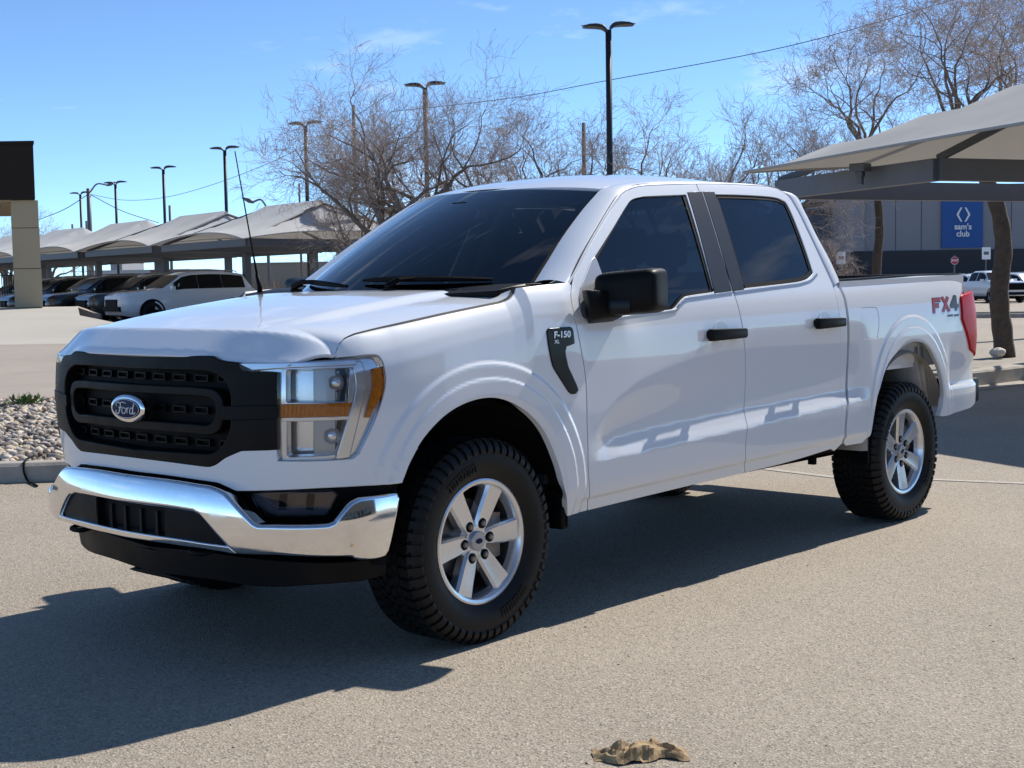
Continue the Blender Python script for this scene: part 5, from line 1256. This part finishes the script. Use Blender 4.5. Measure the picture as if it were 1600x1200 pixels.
# iron railing beyond the column
RL = empty('railing', far(15, 58)); RL.location.z = 1.0; tag(RL, 'dark iron railing of thin upright bars beyond the beige column', 'railing'); ro_ = Vector(RL.location)
for py in (430, 474):
    b = MB(); b.bar(far(-20, 58, py)-ro_, far(32, 58, py)-ro_, .05, .05); b.build('rail', POLE, RL)
for k in range(14):
    px = -18+k*3.7; b = MB(); b.bar(far(px, 58, 430)-ro_, far(px, 58, 478)-ro_, .028, .028, (1,0,0)); b.build('baluster', POLE, RL)
# added unseen wall behind the camera that shades and reflects in the driver's side
DB = empty('added_building', (4, -30, 0)); tag(DB, 'added unseen long tan wall behind the camera, reflected by the pickup side', 'building')
b = MB(); b.box((0, -3, 3.0), (44, 6, 6.0)); b.build('wall', mat('added_building_wall', (.20,.17,.135), .85, noise=(.6,.4,(.16,.135,.105))), DB)
b = MB(); b.box((0, -2.9, 6.15), (44.6, 6.6, .5)); b.build('roof_band', BROWN, DB)
for k in range(8):
    b = MB(); b.box((-14+k*4, .03, 1.6), (2.8, .06, 2.4)); b.build('window', CGL0, DB)
# low far skyline
for (px0, px1, py0, D, m, lab) in ((395, 520, 412, 260, mat('far_tan', (.30,.25,.20), .9), 'low tan warehouse far off under the near canopy'), (150, 300, 424, 330, mat('far_white', (.55,.55,.55), .9), 'low white warehouse far off beneath the canopy row'), (178, 196, 408, 420, mat('far_grey', (.30,.31,.34), .9), 'small grey block standing on the far skyline'), (240, 330, 423, 300, mat('far_red', (.30,.12,.10), .9), 'low red-roofed building far off beneath the canopies')):
    a = far(px0, D); t = empty('warehouse', (a.x, a.y, 0)); tag(t, lab, 'building'); o_ = Vector((a.x, a.y, 0)); wallbox('wall', px0, px1, py0, 0, D, m, 25, 0., t, o_); wallbox('roof', px0-1, px1+1, py0-1.2, py0+.6, D-.3, m, 26, None, t, o_)
def scrub():
    r = random.Random(6); b = MB()
    for i in range(900):
        D = r.uniform(85,140); px = r.uniform(60,620) if r.random() < .6 else r.uniform(1250,1345); p = far(px, D); h = r.uniform(.5,2.6)
        for k in range(5):
            d = Vector((r.gauss(0,.5), r.gauss(0,.5), 1)).normalized(); b.tube([p, p+d*h*.5+Vector((r.gauss(0,.15), r.gauss(0,.15), 0)), p+d*h], [.04,.03,.012], 3, False)
    tag(b.build('scrub', mat('dry_scrub', (.24,.165,.12), .95), smooth=True), 'dry brown scrub growing beyond the canopy row', 'scrub', kind='stuff')
scrub()
# ------------------------------------------------------------------ other vehicles
CARW = mat('car_white', (.74,.75,.76), .35, 0, 1., .03); CARK = mat('car_black', (.010,.010,.012), .3, 0, 1., .03); CARG = mat('car_dark_grey', (.045,.05,.055), .3, .3, 1., .03); CARN = mat('car_navy', (.012,.017,.035), .3, .2, 1., .03); CARS = mat('car_silver', (.38,.39,.41), .3, .6, 1., .03); CARR = mat('car_maroon', (.10,.015,.02), .3, .2, 1., .03)
CGLASS = mat('car_glass', (.006,.007,.008), .12, spec=.22); HLITE = mat('car_headlight', (.75,.76,.78), .15, .4); TLITE = mat('car_taillight', (.30,.01,.015), .2)
ST = {'suv': [(-2.48,.62,.46,.78,.58,.80),(-2.43,.80,.32,.90,.74,.95),(-2.25,.92,.27,.98,.84,1.04),(-1.5,.97,.25,1.05,.86,1.11),(-1.05,.98,.25,1.08,.80,1.16),(-.30,.98,.25,1.12,.70,1.64),(.05,.98,.25,1.12,.69,1.72),(.8,.98,.25,1.13,.69,1.745),(1.6,.98,.25,1.14,.67,1.72),(2.05,.97,.26,1.15,.64,1.66),(2.36,.93,.30,1.14,.74,1.18),(2.46,.86,.42,1.05,.74,1.06)],
      'pickup': [(-2.85,.80,.50,1.06,.74,1.08),(-2.78,.94,.42,1.16,.88,1.20),(-2.5,.98,.40,1.20,.90,1.26),(-1.7,1.0,.40,1.24,.90,1.31),(-1.25,1.0,.40,1.26,.84,1.36),(-.65,1.0,.40,1.28,.70,1.84),(-.3,1.0,.40,1.28,.69,1.92),(.7,1.0,.40,1.28,.69,1.92),(1.0,1.0,.40,1.28,.72,1.80),(1.10,1.0,.40,1.28,.86,1.30),(2.5,1.0,.42,1.29,.92,1.30),(2.85,.97,.46,1.28,.92,1.29)],
      'sedan': [(-2.35,.70,.40,.72,.66,.74),(-2.25,.84,.28,.80,.78,.84),(-1.4,.91,.22,.90,.80,.96),(-.85,.92,.22,.93,.76,1.0),(-.1,.92,.22,.95,.60,1.36),(.5,.92,.22,.96,.60,1.43),(1.1,.92,.22,.97,.60,1.38),(1.75,.91,.24,.98,.72,1.04),(2.25,.84,.30,.97,.76,1.0),(2.35,.74,.42,.86,.68,.88)]}
GLZ = {'suv': ((-1.05,-.30), [(-.66,.24),(.25,1.14),(1.15,2.0)], (2.05,2.36), (-1.46,1.48), .375), 'pickup': ((-1.25,-.65), [(-.95,-.02),(.06,.92)], (1.0,1.10), (-1.85,1.85), .40), 'sedan': ((-.85,-.1), [(-.5,.22),(.30,1.12)], (1.1,1.75), (-1.42,1.38), .33)}
def section(s):
    x, hw, zb, zl, ht, zt = s
    return [(x, 0, zb), (x, hw*.86, zb), (x, hw*.97, zb+.12), (x, hw, zb+.30*(zl-zb)), (x, hw, zl-.25*(zl-zb)), (x, hw*.965, zl), (x, ht, zt-.035*(zt-zl > .2)-.012), (x, ht*.86, zt), (x, ht*.4, zt+.02), (x, 0, zt+.025)]
CARC = {}
def car(kind, loc, rz, body, label, group, scale=1., full=True):
    t = empty('parked_'+('car' if kind == 'sedan' else kind), loc, rz); t.scale = (scale,)*3; tag(t, label, 'car' if kind == 'sedan' else 'SUV' if kind == 'suv' else 'pickup truck', group)
    S = ST[kind]; xs = np.array([s[0] for s in S])
    def sec(x): return section([x]+[float(np.interp(x, xs, [s[k] for s in S])) for k in range(1, 6)])
    if kind not in CARC:
        P = {}; X = []
        for a, b_ in zip(xs[:-1], xs[1:]):
            n = max(1, int((b_-a)/.25)); X += [a+(b_-a)*i/n for i in range(n)]
        X.append(xs[-1]); half = [sec(x) for x in X]; m_ = len(half[0]); V = []; ring = 2*m_-2
        for h in half:
            V += [Vector((p[0], -p[1], p[2])) for p in h]+[Vector((p[0], p[1], p[2])) for p in h[-2:0:-1]]
        F = [(i*ring+j, i*ring+(j+1) % ring, (i+1)*ring+(j+1) % ring, (i+1)*ring+j) for i in range(len(X)-1) for j in range(ring)]+[tuple(range(ring)), tuple((len(X)-1)*ring+j for j in range(ring-1,-1,-1))]
        b = MB(); b.add(V, F); P['body'] = [b]
        ws, sides, rw, ax, R = GLZ[kind]; win = []
        for (x0, x1) in sides:
            for sg in (-1, 1):
                b = MB(); V = []
                for x in np.linspace(x0, x1, 6):
                    s_ = sec(x); lo_p, hi_p = Vector(s_[5]), Vector(s_[6])
                    for f in (.08, .5, .93): q = lo_p.lerp(hi_p, f); V.append((q.x, sg*(q.y+.010), q.z))
                b.add(V, [(i*3+j, i*3+j+1, (i+1)*3+j+1, (i+1)*3+j) for i in range(5) for j in range(2)]); win.append(b)
        P['window'] = win
        def screen(x0, x1, o):
            b = MB(); V = []
            for f in (.08, .4, .7, .93):
                x = x0+(x1-x0)*f; s_ = sec(x); ht, zt = s_[6][1]*.93, s_[7][2]
                for u in (-1, -.5, 0, .5, 1): V.append((x+o[0], ht*u, zt+.022*(1-abs(u))+o[1]+.004))
            b.add(V, [(i*5+j, i*5+j+1, (i+1)*5+j+1, (i+1)*5+j) for i in range(3) for j in range(4)]); return b
        P['windscreen'] = [screen(*ws, (-.012,.012))]; P['rear_window'] = [screen(*rw, (.012,.012))]
        wh = []; rim = []; arc = []
        for x in ax:
            for sg in (-1, 1):
                yw = float(np.interp(x, xs, [s[1] for s in S])); c = (x, sg*(yw-.10), R)
                b = MB(); b.lathe([(R*.62,-.11),(R*.9,-.12),(R,-.08),(R,.08),(R*.9,.12),(R*.62,.11)], 24, 'y', c); wh.append(b)
                b = MB(); b.lathe([(R*.64,sg*.112),(R*.58,sg*.085),(R*.5,sg*.06),(.0,sg*.06)], 20, 'y', c)
                for k in range(5):
                    a = k*1.2566; d = Vector((math.cos(a), 0, math.sin(a))); n_ = Vector((-d.z, 0, d.x)); p0 = Vector(c)+Vector((0, sg*.075, 0)); b.hexa([p0-n_*.035, p0+n_*.035, p0+d*R*.6+n_*.05, p0+d*R*.6-n_*.05]+[q+Vector((0, sg*.022, 0)) for q in (p0-n_*.035, p0+n_*.035, p0+d*R*.6+n_*.05, p0+d*R*.6-n_*.05)])
                rim.append(b)
                b = MB(); n = 18; V = []
                for k in range(n+1):
                    a = math.pi*k/n*1.12-.19
                    for r_, dy in ((R*1.22,.0), (R*1.22,.016), (R*1.05,.016), (R*1.0,-.10)): V.append((x+r_*math.cos(a), sg*(yw+dy-.004), R+.01+r_*math.sin(a)))
                b.add(V, [(k*4+j, k*4+j+1, (k+1)*4+j+1, (k+1)*4+j) for k in range(n) for j in range(3)])
                V = [(x, sg*(yw+.002), R)]+[(x+R*1.12*math.cos(a), sg*(yw+.002), max(.24, R+R*1.12*math.sin(a))) for a in np.linspace(-.3, 3.44, 19)]; b.add(V, [(0, i, i+1) for i in range(1, 19)]); arc.append(b)
        P['tyre'] = wh; P['rim'] = rim; P['wheel_arch'] = arc
        f0 = S[1]; hl = []; zL = f0[3]-.13
        for sg in (-1, 1):
            b = MB(); b.hexa([(S[0][0]-.01, sg*.50, zL-.07), (S[0][0]+.04, sg*.74, zL-.06), (S[1][0]+.10, sg*(f0[1]+.012), zL-.04), (S[1][0]+.10, sg*.5, zL-.07), (S[0][0]+.01, sg*.50, zL+.05), (S[0][0]+.05, sg*.74, zL+.06), (S[1][0]+.12, sg*(f0[1]+.012), zL+.07), (S[1][0]+.12, sg*.5, zL+.05)]); hl.append(b)
        P['headlight'] = hl
        b = MB(); b.box((S[0][0]+.0, 0, zL-.06), (.10, .92, .26) if kind != 'pickup' else (.10, 1.36, .40)); P['grille'] = [b]
        b = MB(); b.box((S[0][0]+.03, 0, S[0][2]+.06), (.16, 1.40, .16)); P['bumper'] = [b]
        P['taillight'] = []
        for sg in (-1, 1):
            b = MB(); b.box((S[-1][0]-.07, sg*(S[-2][1]-.07), S[-1][3]-.10), (.16, .20, .22)); P['taillight'].append(b)
        P['mirror'] = []
        for sg in (-1, 1):
            b = MB(); xm = ws[0]+.28; b.box((xm, sg*(S[4][1]+.09), S[4][3]+.10), (.12, .20, .15)); P['mirror'].append(b)
        P['cladding'] = []
        for sg in (-1, 1):
            b = MB(); b.hexa([(ax[0]+R*1.1, sg*.93, .22), (ax[1]-R*1.1, sg*.93, .22), (ax[1]-R*1.1, sg*(S[5][1]+.012), .24), (ax[0]+R*1.1, sg*(S[5][1]+.012), .24), (ax[0]+R*1.1, sg*.93, .40), (ax[1]-R*1.1, sg*.93, .40), (ax[1]-R*1.1, sg*(S[5][1]+.012), .38), (ax[0]+R*1.1, sg*(S[5][1]+.012), .38)]); P['cladding'].append(b)
        if kind == 'pickup':
            b = MB(); b.box((1.97, 0, 1.33), (1.66, 1.66, .02)); P['bed_opening'] = [b]
        if kind == 'suv':
            P['roof_rail'] = []
            for sg in (-1, 1):
                b = MB(); b.tube(cat([(-.05, sg*.60, 1.72), (.1, sg*.60, 1.775), (.9, sg*.59, 1.80), (1.7, sg*.58, 1.77), (1.85, sg*.57, 1.71)], 4), .018, 6); P['roof_rail'].append(b)
        CARC[kind] = P; CARM[kind] = {}
    mats = dict(body=body, window=CGLASS, windscreen=CGLASS, rear_window=CGLASS, tyre=RUBBER, rim=ALLOY, wheel_arch=DARKP, headlight=HLITE, grille=DARKP, bumper=DARKP, taillight=TLITE, mirror=body, cladding=DARKP, bed_opening=DARKP, roof_rail=SATIN)
    for nm, lst in CARC[kind].items():
        if not full and nm in ('roof_rail', 'cladding', 'rim', 'wheel_arch', 'mirror'): continue
        for k, b in enumerate(lst):
            key = (nm, k, mats[nm].name)
            if key in CARM[kind]: link(bpy.data.objects.new(nm, CARM[kind][key]), t)
            else:
                o = b.build(nm, mats[nm], t, auto=(42 if nm in ('body', 'tyre', 'windscreen', 'rear_window', 'rim', 'window') else None)); CARM[kind][key] = o.data
    return t
CARM = {}
ang = math.atan2(pL[1], pL[0]); E3 = Vector((eL[0], eL[1], 0)); Q3 = Vector((pL[0], pL[1], 0))
def slot(e_, p_, z=.36): q = c0+E3*e_+Q3*p_; q.z = z; return q
gpk = 'SUVs parked under the canopy row'
car('suv', slot(6.7, 1.0), ang, CARW, 'white SUV with dark windows parked nose out under the canopies', gpk, 1.0)
for k, (m_, dp, lab) in enumerate(((CARG, .9, 'dark grey SUV parked right beside the white SUV'), (CARK, .3, 'glossy black SUV parked second along from the white SUV, nose farther out'), (CARN, 1.0, 'very dark blue SUV parked third along from the white SUV'), (CARK, .6, 'black SUV parked fourth along from the white SUV'), (CARG, .9, 'dark grey SUV parked fifth along from the white SUV'), (CARK, .7, 'black SUV at the far end of the row by the beige column'))):
    car('suv', slot(9.3+2.55*k, dp), ang+.02*(k % 2), m_, lab, gpk, .98)
car('suv', slot(1.6, 4.6), ang, CARG, 'dark SUV parked under the near canopy, roof just showing over the scuttle', gpk, .97)
glot = 'vehicles in the far store lot'
def lot(kind, px, D, rz, m, label, sc=1.): p = far(px, D); car(kind, (p.x, p.y, 0), YAW+rz, m, label, glot, sc)
lot('pickup', 1548, 84, .18, CARW, 'white pickup facing the camera side beyond the tail lamp in the far lot', .98)
lot('suv', 1522, 95, .25, CARW, 'white SUV half hidden behind the far white pickup')
lot('pickup', 1556, 108, .2, CARS, 'silver pickup with a dark windscreen behind the far white pickup')
lot('suv', 1601, 86, .3, CARW, 'white SUV beyond the bent tree trunk, cut by the frame')
lot('sedan', 1478, 98, 1.5, CARR, 'maroon car whose roof shows over the rear of the bed')
lot('sedan', 1352, 104, 1.45, CARK, 'black car whose roof shows over the front of the bed')
lot('suv', 1580, 118, .2, CARG, 'dark grey SUV far behind the bent tree trunk')
